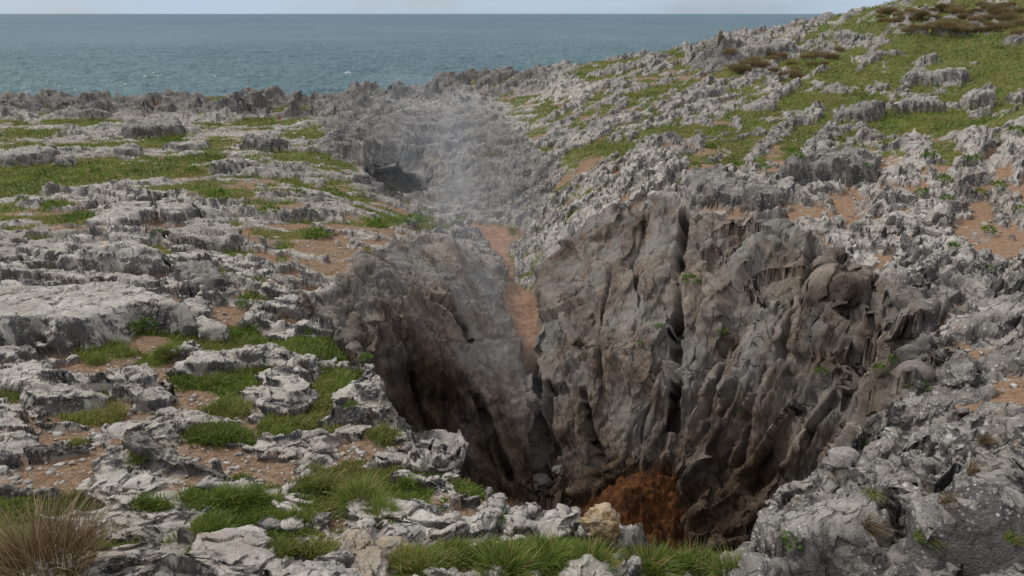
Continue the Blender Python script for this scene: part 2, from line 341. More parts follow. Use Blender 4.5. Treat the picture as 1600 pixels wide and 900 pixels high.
('boulder','boulder','small pale hump of rock under the brown heath on the hill',1.0,.3,[(1379,46),(1397,32),(1413,46)]),
('boulder','boulder','pale forked rock just right of the small hump under the heath',1.0,.3,[(1416,49),(1441,37),(1453,58)]),
('rock_outcrop','outcrop','pale rock fins beside the footpath at the right frame edge',1.1,.3,[(1562,63),(1600,43),(1630,70),(1568,73)]),
('rock_outcrop','outcrop','flat grey rock below the brown heath right of the forked rock',.8,.3,[(1453,46),(1478,37),(1517,52),(1480,58)]),
('rock_crag','crag','steep dark crag with slanting layers under the wooden post on the skyline',1.5,.4,[(1075,100),(1084,74),(1114,54),(1185,47),(1187,59),(1141,96),(1092,107)]),
('rock_outcrop','outcrop','slanting grey rock band right of the dark crag near the skyline',1.1,.3,[(1149,90),(1188,65),(1235,55),(1251,67),(1205,86),(1181,93)]),
('rock_crag','crag','toothed rocky crest where the hill meets the sea horizon',1.3,.4,[(1213,42),(1235,29),(1262,30),(1290,22),(1357,17),(1379,27),(1296,39)]),
('rock_outcrop','outcrop','pair of pale blocks in the grass under the toothed crest',1.0,.3,[(1294,56),(1310,42),(1343,52),(1349,64),(1323,69)]),
# far left
('rock_outcrop','outcrop','row of dark fluted pillars in the grass left of the smoky hollow',1.0,.22,[(184,204),(192,190),(236,187),(280,180),(285,202),(243,218),(196,218)]),
('boulder','boulder','single pale boulder below the row of fluted pillars',.75,.2,[(178,238),(189,227),(223,224),(225,236),(202,247)]),
('rock_slab','rock','long pale stepped slabs at the left frame edge behind the lawn',.7,.2,[(-20,262),(20,234),(84,221),(93,233),(57,255),(13,265)]),
('rock_outcrop','outcrop','broken pale rock right of the stepped slabs beside a dirt pit',.65,.2,[(76,252),(91,239),(121,241),(111,263)]),
('rock_ledge','rock','long low rock spine in the grass right of the single pale boulder',.5,.18,[(248,235),(294,217),(329,217),(329,226),(287,237)]),
('rock_outcrop','outcrop','tilted layered rock at the right end of the far left lawn',.8,.2,[(322,269),(368,238),(390,253),(364,275)]),
('rock_outcrop','outcrop','dark knobbly rock in front of the smoky dark cliff',1.1,.25,[(373,225),(422,204),(454,233),(425,238)]),
('rock_crag','crag','broad dark crag on the coast edge at the left frame edge',1.5,.4,[(-20,165),(-10,142),(30,143),(68,139),(80,165),(40,178)]),
('rock_crag','crag','hog-backed dark crag on the coast edge, second from the left frame edge',1.6,.4,[(84,170),(100,140),(145,136),(182,142),(186,164),(130,174)]),
('rock_crag','crag','low knobbly crag of the coast edge between the hog-back and the twin peaks',1.4,.4,[(192,174),(205,150),(258,147),(298,152),(300,172),(250,182)]),
('rock_crag','crag','twin-peaked dark crag standing highest on the left coast edge',2.1,.45,[(306,176),(318,144),(338,132),(372,132),(404,146),(404,178),(350,186)]),
('rock_crag','crag','ragged crag of the coast edge just right of the twin peaks',1.7,.4,[(412,178),(420,146),(450,138),(486,144),(496,172),(450,186)]),
('rock_crag','crag','dark spiky crag on the coast edge behind the rising mist',1.6,.4,[(565,162),(575,141),(600,136),(640,140),(660,152),(640,166),(600,168)]),
('rock_crag','crag','cube-headed crag rising above the coast edge right of the mist',2.0,.4,[(730,140),(735,112),(750,104),(775,114),(790,132),(770,146)]),
('rock_crag','crag','low dark crag right of the cube-headed one on the coast edge',1.5,.4,[(795,140),(812,116),(845,112),(868,124),(850,140)]),
]
# ------------------------------------------------------------------ painted ground: ellipses in photo points (x, y, rx, ry)
GRASS = [(60,272,120,15),(250,268,90,10),(350,305,45,9),(110,345,45,8),(250,215,30,5),(40,210,40,6),(120,192,60,6),(330,248,40,7),(20,300,60,8),(90,320,30,6),
 (205,520,60,14),(165,552,62,18),(262,535,25,36),(335,602,75,26),(410,580,40,12),(345,640,60,14),(340,685,62,16),(440,672,36,18),(520,605,30,24),(505,642,30,16),(520,668,55,10),(600,690,25,8),(150,650,50,18),(215,707,40,12),(15,625,30,12),
 (560,790,36,16),(500,775,30,6),(460,822,36,8),(330,828,28,14),(240,796,30,6),(440,872,30,14),(650,885,50,20),(850,880,120,24),(1060,888,110,15),(370,790,40,10),(500,870,30,14),(700,880,40,20),(40,870,50,30),(640,765,20,6),
 (1290,160,95,13),(1450,192,115,22),(1560,120,60,20),(1500,82,120,15),(1080,207,75,9),(1370,45,75,8),(1450,62,60,9),(950,237,50,8),(1550,62,60,9),(1575,150,30,8),(1340,120,60,7),(1000,150,30,5),(1180,180,40,5),(1130,120,30,5),(1060,85,25,3),(880,118,45,4),(960,100,30,3),(1590,90,30,14),(1270,100,60,8),
 (420,330,30,5),(490,370,20,5),(640,345,50,6),(520,300,20,5),(600,350,30,6),(680,360,30,6),(560,310,20,4),(500,215,60,5),(400,190,30,4),(660,250,25,8),(800,365,14,6),(470,300,30,4),(760,250,30,4),(850,235,30,4)]
SOIL = [(140,258,45,9),(300,250,60,7),(232,540,34,14),(300,630,45,18),(90,745,62,28),(420,747,42,16),(580,712,52,16),(535,822,25,12),(360,490,38,14),(460,430,35,6),(430,325,60,7),(1210,325,40,8),(1380,300,30,9),(1490,430,25,12),(1560,392,32,18),(1420,207,50,7),(1200,270,25,6),
 (460,355,40,5),(540,355,30,5),(520,430,25,5),(480,455,30,6),(770,362,42,9),(960,885,60,14),(1330,235,40,5),(1560,300,50,8),(1440,360,30,6),(1320,460,10,30),(1500,640,14,6),(1230,338,26,7),(1290,310,30,6),(1470,265,30,6),(1500,120,60,5),(1420,300,20,6),(1540,340,20,8),(1120,300,18,5),(1060,230,30,4)]
# wave-smoothed sand lanes: the corridor and the heap (photo points)
PATH = [(735,352),(800,360),(792,392),(800,415),(804,440),(830,464),(845,485),(838,515),(826,548),(815,540),(803,515),(788,470),(796,440),(786,415),(770,392),(748,368)]
HEAP = [(868,822),(905,806),(940,784),(972,760),(1003,742),(1030,748),(1056,772),(1074,815),(1085,870),(1060,900),(960,900),(900,850)]
# black clefts of the walls: (points, width m, depth m)
CRACKS = [([(1068,345),(1064,400),(1058,450)],.16,.8),([(1055,470),(1060,560),(1056,640),(1050,690)],.18,.9),([(1270,400),(1262,440),(1256,480)],.2,.9),([(1240,500),(1225,560),(1210,600)],.08,.4),([(1150,540),(1120,620),(1105,680)],.07,.35),
 ([(960,420),(940,520),(935,600)],.07,.3),([(680,490),(720,520),(735,540)],.12,.3),([(850,620),(858,700),(862,770)],.2,.6),([(910,620),(920,700),(925,760)],.1,.4),([(824,556),(828,600),(836,680),(848,770)],.19,.8),([(600,258),(622,268),(645,276)],1.15,1.6),([(640,560),(665,640),(690,700)],.15,.4),([(590,560),(630,650),(660,720)],.12,.4),
 ([(1330,600),(1290,660),(1255,720)],.1,.45),([(1195,600),(1170,680),(1150,740)],.1,.5),([(1000,350),(985,420),(1000,500)],.06,.25),([(745,640),(770,700),(795,760)],.12,.4),([(1380,430),(1350,470)],.07,.25),([(1430,420),(1385,455)],.07,.25),([(1440,800),(1450,860),(1435,900)],.06,.3),([(1450,720),(1443,780)],.05,.25),([(1330,790),(1345,830),(1350,880)],.03,.12)]

def inpoly_sd(px, py, poly):
    """signed distance to a polygon, positive inside"""
    d = np.full(px.shape, 1e9, f32); ins = np.zeros(px.shape, bool)
    n = len(poly)
    for k in range(n):
        x0, y0 = poly[k]; x1, y1 = poly[(k + 1) % n]
        ex, ey = x1 - x0, y1 - y0
        t = np.clip(((px - x0) * ex + (py - y0) * ey) / (ex * ex + ey * ey + 1e-9), 0, 1)
        d = np.minimum(d, (px - x0 - t * ex) ** 2 + (py - y0 - t * ey) ** 2)
        c = ((y0 > py) != (y1 > py))
        xi = x0 + (py - y0) * ex / (ey if abs(ey) > 1e-9 else 1e-9)
        ins ^= c & (px < xi)
    d = np.sqrt(d)
    return np.where(ins, d, -d)

def line_d(px, py, pts):
    d = np.full(px.shape, 1e9, f32)
    for k in range(len(pts) - 1):
        x0, y0 = pts[k]; x1, y1 = pts[k + 1]
        ex, ey = x1 - x0, y1 - y0
        t = np.clip(((px - x0) * ex + (py - y0) * ey) / (ex * ex + ey * ey), 0, 1)
        d = np.minimum(d, (px - x0 - t * ex) ** 2 + (py - y0 - t * ey) ** 2)
    return np.sqrt(d)

# ------------------------------------------------------------------ the ground grid: rings of points round the viewpoint
NA = int(1750 * DETAIL)
uu = np.linspace(-1, 1, NA)
AZ1 = np.radians(uu * 47 + np.sign(uu) * np.maximum(np.abs(uu) - .93, 0) * 200)
h_of = 4.2
th = np.radians(np.arange(52, 10.5, -.045 / DETAIL))
r_near = h_of / np.tan(th)
steps = np.maximum(np.diff(r_near), 0)
rs = [R0]
while rs[-1] < r_near[0]: rs.append(rs[-1] * (1 + .02 / DETAIL))
rs += list(r_near[1:])
k = .0034 / DETAIL
lim = rs[-1]
rs = [r for r in rs]
# keep the step from growing past a share of the distance
out = [rs[0]]
for r in rs[1:]:
    while r - out[-1] > out[-1] * .0036 / DETAIL * 1.2 and out[-1] > 8: out.append(out[-1] * (1 + .0036 / DETAIL))
    if r > out[-1]: out.append(r)
rs = out
while rs[-1] < 105: rs.append(rs[-1] * (1 + (.0036 if rs[-1] < 78 else .02) / DETAIL))
RS = np.array(rs); NR = len(RS)
print('grid', NR, NA, NR * NA)
AZ, RR = np.meshgrid(AZ1, RS)
az = AZ.ravel(); lr = np.log(RR.ravel())
X = (RR.ravel() * np.sin(az)); Y = (RR.ravel() * np.cos(az))
B = par(lambda a, b: bil(BASE, a, b), az, lr)
PX, PY = project(X, Y, B)
X = X.astype(f32); Y = Y.astype(f32); B = B.astype(f32); PX = PX.astype(f32); PY = PY.astype(f32)
SH = (NR, NA)
def grads(Zf):
    Z = Zf.reshape(SH)
    dr = np.gradient(Z, axis=0) / np.gradient(RR, axis=0)
    da = np.gradient(Z, axis=1) / (np.gradient(AZ, axis=1) * RR)
    s, c = np.sin(AZ), np.cos(AZ)
    gx = dr * s + da * c; gy = dr * c - da * s
    return gx.ravel().astype(f32), gy.ravel().astype(f32)
gx, gy = grads(smooth2(B.reshape(SH), 6).ravel())
slope = np.hypot(gx, gy)
inv = 1 / np.sqrt(1 + slope ** 2)
NX, NY, NZ = -gx * inv, -gy * inv, inv
WALL = sstep(.55, 1.3, smooth2(slope.reshape(SH), 10).ravel()) * (1 - sstep(45, 60, RR.ravel())) * sstep(6.5, 8.5, RR.ravel())
WALL = WALL.astype(f32)
# how deep inside the chasm or gully
pz = par(lambda a, b: bil(Pz, a, b), az, lr).astype(f32)
DIST = RR.ravel().astype(f32)
print('base grid', round(time.time() - T0, 1))

# big warp so that painted outlines wander
wx = fbm(X, Y, B, .9, 3, 3.1); wy = fbm(X, Y, B, .9, 3, 33.7)
wpx = fbm(X / (DIST * .09 + .4), Y / (DIST * .09 + .4), B / (DIST * .09 + .4), 1.0, 3, 9.0)
wpy = fbm(X / (DIST * .09 + .4), Y / (DIST * .09 + .4), B / (DIST * .09 + .4), 1.0, 3, 59.0)
def paint(lst, soft=.35):
    m = np.zeros(len(X), f32)
    for cx, cy, rx, ry in lst:
        sel = np.nonzero((np.abs(PX - cx) < rx * 1.6) & (np.abs(PY - cy) < ry * 1.6))[0]
        d = np.hypot((PX[sel] - cx) / rx + wpx[sel] * .7, (PY[sel] - cy) / ry + wpy[sel] * .7)
        m[sel] = np.maximum(m[sel], 1 - sstep(1 - soft, 1 + soft * .6, d))
    return m
GR = paint(GRASS); SO = paint(SOIL)
PATHM = np.zeros(len(X), f32)
sel = np.nonzero((PX > 690) & (PX < 880) & (PY > 330) & (PY < 570))[0]
fx = fbm(X[sel], Y[sel], B[sel], 2.6, 3, 41.0); fy = fbm(X[sel], Y[sel], B[sel], 2.6, 3, 47.0)
PATHM[sel] = sstep(-5, 4, inpoly_sd(PX[sel] + wpx[sel] * 8 + fx * 9, PY[sel] + wpy[sel] * 5 + fy * 6, PATH))
PATHM *= (DIST > 12)
sel = np.nonzero((PX > 850) & (PX < 1110) & (PY > 700) & (PY < 930) & (DIST > 7))[0]
HEAPM = np.zeros(len(X), f32)
fx = fbm(X[sel], Y[sel], B[sel], 1.6, 4, 41.0); fy = fbm(X[sel], Y[sel], B[sel], 1.6, 4, 47.0)
HEAPM[sel] = sstep(-4, 3, inpoly_sd(PX[sel] + wpx[sel] * 14 + fx * 20, PY[sel] + wpy[sel] * 14 + fy * 20, HEAP))

# ------------------------------------------------------------------ outcrops: height on top of the land, and whose each point is
ONLY = np.zeros(len(X), f32); OID = np.full(len(X), -1, np.int32); OIN = np.full(len(X), -9, f32)
for i, (nm, cat, lab, hh, ww, poly) in enumerate(OUT):
    p = np.array(poly, float)
    ylo, yhi = p[:, 1].max(), p[:, 1].min()
    foot = hit([p[:, 0].mean()], [min(ylo, 899)])[0]; dist = math.hypot(*foot); zf = float(base_at(foot[0:1], foot[1:2])[0])
    slant = math.hypot(dist, zf)
    hh = hh * (.8 if ylo > 640 else .95)
    hh = max(.12, min(hh, (.72 if nm == 'rock_crag' else .40 if ylo > 330 else .50) * (ylo - yhi) * slant / F / (dist / slant)))   # no taller than it shows
    OUT[i] = (nm, cat, lab, hh, ww, poly)
    w2 = hit(p[:, 0], p[:, 1], hh * np.clip((ylo - p[:, 1]) / (ylo - yhi) * 1.1, 0, 1))
    c = w2.mean(0)
    x0, y0 = w2.min(0) - ww * 2; x1, y1 = w2.max(0) + ww * 2
    sel = np.nonzero((X > x0) & (X < x1) & (Y > y0) & (Y < y1))[0]
    if not len(sel): print('no points', lab); continue
    size = math.sqrt(max(.02, (x1 - x0) * (y1 - y0)))
    wa = min(.28, size * .09)
    xs = X[sel] + wx[sel] * wa; ys = Y[sel] + wy[sel] * wa
    sd = inpoly_sd(xs, ys, w2); ww = max(ww * .8, hh * .42)
    t = np.clip(sd / ww, 0, None)
    prof = np.where(t < 1, 1 - (1 - np.clip(t, 0, 1)) ** 2.4, 1.0) * .8 + .2 * np.clip(sd / (size * .3), 0, 1)
    if nm == 'rock_crag':
        q = np.clip(sd / (size * .34), 0, 1); k3 = ridged(X[sel], Y[sel], B[sel], .42, 4, 6.0)
        prof = np.clip(sd / ww, 0, 1) * (.10 + .90 * q ** .8 * np.clip(.45 + 1.9 * (k3 - .3), .1, 1.6))
    prof = np.where(sd > 0, prof, 0)
    hgt = prof * hh
    better = (sd > 0) & (hgt > ONLY[sel])
    s2 = sel[better]
    ONLY[s2] = hgt[better]; OID[s2] = i; OIN[s2] = (sd / ww)[better]
print('outcrops', round(time.time() - T0, 1))
# ------------------------------------------------------------------ limestone relief
RIGHT = sstep(-.10, .16, az + wx * .12).astype(f32)          # share of the steep right-hand bedding
def bed(n, t):
    n = np.array(n, float); n /= np.linalg.norm(n); t = np.array(t, float); t -= n * (n @ t); t /= np.linalg.norm(t); m = np.cross(n, t)
    return n.astype(f32), t.astype(f32), m.astype(f32)
BR = bed((.78, -.52, .34), (.56, .83, .05))
BL = bed((-.10, .42, .90), (.96, .18, 0))
def dotp(v, x, y, z): return v[0] * x + v[1] * y + v[2] * z

def both(fn, x, y, z, *rest):
    """fn(a, b, c) in bed coordinates, blended between the two beddings"""
    o = np.zeros(len(x), f32)
    for bd, wgt in ((BR, RIGHT), (BL, 1 - RIGHT)):
        s = np.nonzero(wgt > .002)[0]
        xs, ys, zs = x[s], y[s], z[s]
        v = fn(dotp(bd[0], xs, ys, zs), dotp(bd[1], xs, ys, zs), dotp(bd[2], xs, ys, zs), *[r[s] for r in rest])
        o[s] += v * wgt[s]
    return o

xw = X + wx * .45; yw = Y + wy * .45; zw = B
CHZ = [(495,490),(560,405),(640,372),(740,395),(790,470),(820,545),(850,490),(835,425),(850,372),(930,332),(1060,318),(1240,362),(1360,440),(1440,500),(1410,640),(1350,722),(1140,895),(890,822),(716,742),(610,650)]
sel = np.nonzero((PX > 470) & (PX < 1470) & (PY > 300) & (PY < 930))[0]
CHASM = np.zeros(len(X), f32)
CHASM[sel] = sstep(-10, 14, inpoly_sd(PX[sel] + wpx[sel] * 10, PY[sel] + wpy[sel] * 10, CHZ))
CHASM *= (DIST > np.interp(az, raz, rr_))
CHASM = (CHASM * (1 - PATHM) * (1 - HEAPM)).astype(f32)
WALL = np.maximum(WALL, CHASM) * (1 - PATHM) * (1 - HEAPM)
GUL = [(560,300),(575,240),(640,175),(760,165),(870,260),(850,345),(805,352),(740,350),(690,335)]
sel = np.nonzero((PX > 520) & (PX < 920) & (PY > 140) & (PY < 380) & (DIST > 19))[0]
GULLY = np.zeros(len(X), f32)
GULLY[sel] = sstep(-20, 20, inpoly_sd(PX[sel] + wpx[sel] * 25, PY[sel] + wpy[sel] * 15, GUL)) * (1 - PATHM[sel])
WALL = WALL.astype(f32)
# the walls run down to one low point: direction and distance from it
XC, YC = 2.0, 9.9
PHI = np.arctan2(X - XC, Y - YC).astype(f32); RC = np.hypot(X - XC, Y - YC).astype(f32)
DR = (.83, -.56); DL = (-.16, -.98)            # the way the bed edges face
def saw(t, drop):
    fr = t - np.floor(t)
    return np.where(fr < 1 - drop, fr / (1 - drop), (1 - fr) / drop).astype(f32)
def h1(k): 
    return R1[(k.astype(np.int32) * 37 + 11) & 255]
def beds(q, s_, n_, f, seed, drop=.16):
    """gently rising bed tops that break off in scarps; q across the beds, s_ along them"""
    t = q * f32(f) + n_ * f32(.9)
    k = np.floor(t)
    br = np.floor(s_ * f32(f * .17) + h1(k + seed) * 7 + n_ * .5)
    lift = R1[((k * 53 + br * 91 + seed).astype(np.int32)) & 255]
    return saw(t, drop) * (.35 + .65 * lift) + lift * .35
def gen2(x, y, z, n1, n2, D, S, dd):
    q = D[0] * x + D[1] * y - z * f32(.25); s_ = S[0] * x + S[1] * y
    o = beds(q, s_, n1, .78, 3, .14) * .34 + beds(q, s_, n2 * .8 + n1 * .5, 2.1, 19, .16) * (.17 - .06 * FARW)
    return o
FARW = sstep(16, 36, DIST).astype(f32)
nz1 = fbm(X, Y, B, .42, 3, 40.0) * 1.3; nz2 = fbm(X, Y, B, 1.1, 3, 52.0) * 1.3
RG = gen2(xw, yw, zw, nz1, nz2, DR, (.56, .83), 0) * RIGHT + gen2(xw, yw, zw, nz1, nz2, DL, (.98, -.16), 0) * (1 - RIGHT)
RG = RG - .26
def gen(a, b, c):
    k1 = ridged(a * f32(.42), b * f32(.14), c * f32(.18), 1, 2, 1.3)
    k2 = ridged(a * f32(1.5), b * f32(.45), c * f32(.5), 1, 3, 4.3)
    return ((k1 - .42) * .36 + (k2 - .42) * .20).astype(f32)
RG = RG + both(gen, xw, yw, zw)
def blocks(a, b, c):
    f1, f2, cid = worley(a * f32(2.4), b * f32(1.0), c * f32(1.3), 1, 2.2)
    e = np.sqrt(f2) - np.sqrt(f1)
    return ((cid - .5) * .12 - (1 - sstep(0, .10, e)) * .06 + np.sqrt(f1) * .05).astype(f32)
RB = both(blocks, xw + wy * .1, yw, zw)
print('relief', round(time.time() - T0, 1))

far = sstep(14, 40, DIST)
LFT = ((1 - sstep(-.05, .10, az)) * (1 - sstep(14, 20, DIST))).astype(f32)
NRZ = (sstep(.16, .26, az) * (1 - sstep(12, 16, DIST))).astype(f32)          # big tilted slabs in the right foreground
VARY = (.30 + .95 * sstep(-.25, .30, fbm(X, Y, B, .16, 2, 61.0))).astype(f32)   # smooth slabs here, broken rubble there
nearleft = (1 - sstep(5.5, 9, DIST)) * (1 - sstep(.1, .3, az))
leveled = np.maximum.reduce([GR * .9 * (1 - .0), SO, PATHM, HEAPM]).astype(f32)
amp = (.95 - .25 * far + .1 * sstep(.02, .25, az) * far) * (1 - .35 * nearleft)
cover = .05 + .12 * sstep(.22, .32, az) * (1 - sstep(12, 16, DIST)) + .06 * sstep(.1, .2, az) * sstep(8, 11, DIST) * (1 - sstep(22, 28, DIST)) + fbm(X, Y, B, .22, 2, 77.0) * .14 + .02 * nearleft.astype(f32) - .07 * sstep(22, 32, DIST) * np.where(az > .06, sstep(.3, .45, az), 1) + .03 * sstep(22, 32, DIST)
crest_d = DIST - np.interp(az, caz, crest_r)
RIDGE = (sstep(-13, -5, crest_d) * (1 - sstep(1, 4, crest_d)) * (1 - sstep(.02, .10, az))).astype(f32)
RIDGE2 = (sstep(-13, -5, crest_d) * (1 - sstep(1, 4, crest_d))).astype(f32) * (1 - RIDGE) * (1 - sstep(.35, .5, az))
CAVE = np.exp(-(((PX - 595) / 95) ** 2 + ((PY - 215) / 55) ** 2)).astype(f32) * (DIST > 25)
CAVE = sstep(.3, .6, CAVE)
jag = ridged(X, Y, B, .26, 2, 15.0) * .8 + .28 * facet(X, Y, B, .5, 3.0) + .08
cover = cover + RIDGE * (jag * 1.35 - .22) + RIDGE2 * (jag * .7 - .25) + CAVE * (jag * .9) + GULLY * .3
rock = RG * amp * (1 + .45 * NRZ + .35 * far * RIGHT) + RB * (1 - .3 * far) * VARY * (1 - .7 * NRZ) * (1 - .5 * LFT) + cover
rock = rock * (1 - WALL * .55) + WALL * .25
rock = rock - leveled * (.36 + .1 * far)
inside_o = OID >= 0
ONLY = ONLY * (1 - .9 * CHASM)
edge_o = np.where(inside_o, sstep(0, 1.0, OIN), 0).astype(f32)
SOFT_O = 0
SMO = np.array([.35 if ('lichen-spotted' in o_[2] or 'white-speckled' in o_[2] or 'slab' in o_[0] or 'smooth' in o_[2]) else .6 if o_[0] == 'boulder' else 1.0 for o_ in OUT] + [1.0], f32)[OID]
rock = np.where(inside_o, ONLY + (RG * .34 + RB * .7) * edge_o * SMO + .02, rock)
rock = np.where(inside_o, np.maximum(rock, ONLY * .7), rock)
# ledges: the beds break back in steps
tilt = ((.10 * X + .06 * Y) * (1 - RIGHT) + (.16 * X - .10 * Y) * RIGHT + .10 * nz1 + .06 * nz2).astype(f32)
def terrace(h, st):
    u = (h + tilt) / st; k_ = np.floor(u); fr = u - k_
    return (k_ + sstep(.58, .98, fr) + .22 * (fr - .5)) * st - tilt
BIGO = np.array([('lichen-spotted rock in' in o_[2] or 'massive white' in o_[2] or 'long rounded' in o_[2]) for o_ in OUT] + [False])[OID] & (OID >= 0)
rock = np.where((WALL > .5) | BIGO, rock, rock * .3 + .7 * np.where(DIST > 16, terrace(rock, .24) * (1 - .75 * FARW) + rock * .75 * FARW, terrace(rock, .155) * (1 - NRZ) + rock * NRZ)).astype(f32)
soil = fbm(X, Y, B, 1.1, 3, 21.0) * .07 + fbm(X, Y, B, 5.0, 2, 14.0) * .015 + GR * .05
soil = np.where(WALL > .5, soil - .3 * WALL, soil)
d = rock - soil
Z = B + np.where(d > 0, soil + d * sstep(-.01, .05, d), soil).astype(f32)
PATHz = PATHM; 
Z = Z + HEAPM * (.45 * np.exp(-(((PX - 985) / 60) ** 2 + ((PY - 800) / 60) ** 2)) + .16 * fbm(X, Y, B, 1.6, 3, 5.0) + .14 * fbm(X, Y, B, 5.0, 3, 6.0) + .06 * facet(X, Y, B, 4.0))
ROCK = sstep(-.01, .035, d).astype(f32) * (1 - PATHM) * (1 - HEAPM)
ROCK = np.maximum(ROCK, sstep(.2, .5, np.exp(-(((PX - 620) / 60) ** 2 + ((PY - 265) / 40) ** 2)) * (DIST > 25)))
ROCK = np.maximum(ROCK, WALL * (1 - np.maximum(PATHM, HEAPM)))

# ------------------------------------------------------------------ relief across the surface, so that faces undercut and beds show in section
def surf_normals(x, y, z):
    P = np.stack([x.reshape(SH), y.reshape(SH), z.reshape(SH)], -1)
    da = np.empty_like(P); da[:, 1:-1] = P[:, 2:] - P[:, :-2]; da[:, 0] = P[:, 1] - P[:, 0]; da[:, -1] = P[:, -1] - P[:, -2]
    dr = np.empty_like(P); dr[1:-1] = P[2:] - P[:-2]; dr[0] = P[1] - P[0]; dr[-1] = P[-1] - P[-2]
    n = np.cross(da, dr).reshape(-1, 3)
    n /= np.linalg.norm(n, axis=1)[:, None] + 1e-12
    return n.astype(f32)
zs = smooth2(Z.reshape(SH), 3).ravel()
N = surf_normals(X, Y, zs)
steep = sstep(.25, .75, 1 - N[:, 2]).astype(f32)
x3, y3, z3 = X.copy(), Y.copy(), Z.astype(f32)
qx = x3 + wx * .25; qy = y3 + wy * .25; qz = z3 + fbm(x3, y3, z3, 1.3, 2, 91.0) * .12
def ledges(a, b, c):
    k = ridged(a * f32(2.6), b * f32(.55), c * f32(.75), 1, 3, 8.8)
    return k - .45
LD = both(ledges, qx, qy, qz)
FL = np.zeros(len(X), f32)
s = np.nonzero(WALL > .01)[0]
ph = PHI[s] + wx[s] * .05 + nz2[s] * .015; rc = np.log(RC[s] + .6); hz = B[s] * f32(.22)
k1 = ridged(ph * f32(3.2), rc * f32(1.1), hz, 1, 2, 28.8); k2 = ridged(ph * f32(9.5), rc * f32(2.2), hz * 2, 1, 3, 8.8)
sw = np.where(X[s] > .3, -1, 1)
b1 = beds(ph * sw, rc * f32(2.2), nz1[s] * .35, 5.5, 7, .22); b2 = beds(ph * sw, rc * f32(3.0), nz2[s] * .4, 14.0, 29, .25)
fc1 = facet(ph * f32(5.0), rc * f32(3.2), hz * f32(3), 1, 17.7); fc2 = facet(ph * f32(13), rc * f32(8.5), hz * f32(7), 1, 27.7)
side = np.where(X[s] > .3, 1.0, .5)
FL[s] = ((k1 - .42) * .8 + (k2 - .42) * .10 + (b1 - .5) * .70 + fc1 * .36 + fc2 * .08) * side
def chips(a, b, c):
    return _facet(a * f32(2.0), b * f32(.85), c * f32(1.1)) * f32(.62) + _facet(a * f32(6.2) + f32(5), b * f32(3.0), c * f32(3.6)) * f32(.30)
BW = both(lambda a, b, c: par(chips, a, b, c), qx, qy, qz)
s = np.nonzero(DIST < 20)[0]
FN = np.zeros(len(X), f32)
keep = RIGHT; RIGHT = RIGHT[s]
def fine(a, b, c):
    return (ridged(a * f32(9), b * f32(3.5), c * f32(4.5), 1, 3, 3.9) - .45) * .7 + facet(a * f32(15), b * f32(8), c * f32(9), 1, 6.6) * .35
FN[s] = both(fine, qx[s], qy[s], qz[s])
RIGHT = keep
disp = ROCK * (LD * (.085 + .12 * steep) * (1 - .6 * WALL) * (1 - .3 * LFT) + BW * .125 * (1 - .35 * nearleft) * (1 - .45 * NRZ) * (1 - .40 * LFT) * VARY * (1 - .45 * WALL * (OID < 0)) + FN * (.040 + .022 * WALL) * (1 - sstep(14, 20, DIST)))
disp = np.where(BIGO, disp * .7, disp)
disp = disp + WALL * FL * .40 - .22 * np.exp(-(((PX - 625) / 85) ** 2 + ((PY - 610) / 110) ** 2)) * CHASM + (1 - ROCK) * fbm(x3, y3, z3, 9.0, 2, 44.0) * .012
# clefts
CR_ = np.zeros(len(X), f32)
for pts, wd, dp in CRACKS:
    a = np.array(pts, float)
    s = np.nonzero((PX > a[:, 0].min() - 60) & (PX < a[:, 0].max() + 60) & (PY > a[:, 1].min() - 40) & (PY < a[:, 1].max() + 40))[0]
    scale = np.hypot(DIST[s], B[s]) / F
    dd = line_d(PX[s] + wpx[s] * 14, PY[s] + wpy[s] * 10, pts) * scale
    CR_[s] = np.maximum(CR_[s], (1 - sstep(wd * .35, wd, dd)) * dp)
disp = disp - CR_ * np.where(PATHM > .3, 0, 1)
stretch = np.abs(np.gradient(Z.reshape(SH), axis=0)).ravel() / np.gradient(RS).repeat(NA)
calm = (1 - .93 * sstep(1.6, 3.6, smooth2(stretch.reshape(SH), 5).ravel()) * (DIST < 9)).astype(f32)
disp = disp * np.where(CR_ > 0, 1, calm)
disp = np.clip(disp, -1.6, .95).astype(f32)
x3 += N[:, 0] * disp; y3 += N[:, 1] * disp; z3 += N[:, 2] * disp
print('carved', round(time.time() - T0, 1))

# ------------------------------------------------------------------ colour masks of the stone, with chasm shade painted into the brown
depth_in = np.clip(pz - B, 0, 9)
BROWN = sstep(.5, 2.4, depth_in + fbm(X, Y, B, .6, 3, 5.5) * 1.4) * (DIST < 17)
hollow = np.exp(-(((PX - 620) / 135) ** 2 + ((PY - 650) / 170) ** 2)) * CHASM  # shade under the left overhang, painted in as darker brown
BROWN = .5 * BROWN + .5 * np.maximum(sstep(.35, .7, hollow + .15 * wpx), sstep(2.3, 4.0, depth_in + fbm(X, Y, B, .7, 3, 25.5) * 1.5)) * (DIST < 17)  # upper half of the range adds painted shade to the brown stone
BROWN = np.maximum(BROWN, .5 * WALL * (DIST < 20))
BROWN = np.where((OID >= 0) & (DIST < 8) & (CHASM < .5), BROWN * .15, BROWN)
EARTH = np.clip(SO + (1 - GR) * 0, 0, 1)
gnoise = fbm(X, Y, B, .55, 3, 66.0)
green_bias = np.where(az < .05, -.02, .03) + .35 * sstep(26, 42, DIST) * sstep(.30, .48, az) - .12 * sstep(22, 28, DIST) * sstep(.05, .12, az) * (1 - sstep(.30, .45, az)) + .34 * sstep(20, 30, DIST)
tan_zone = sstep(.1, .3, az) * sstep(12, 15, DIST) * (1 - sstep(22, 27, DIST))
green_bias = green_bias - .5 * tan_zone - .25 * sstep(.05, .2, az) * (1 - sstep(13, 16, DIST)) 
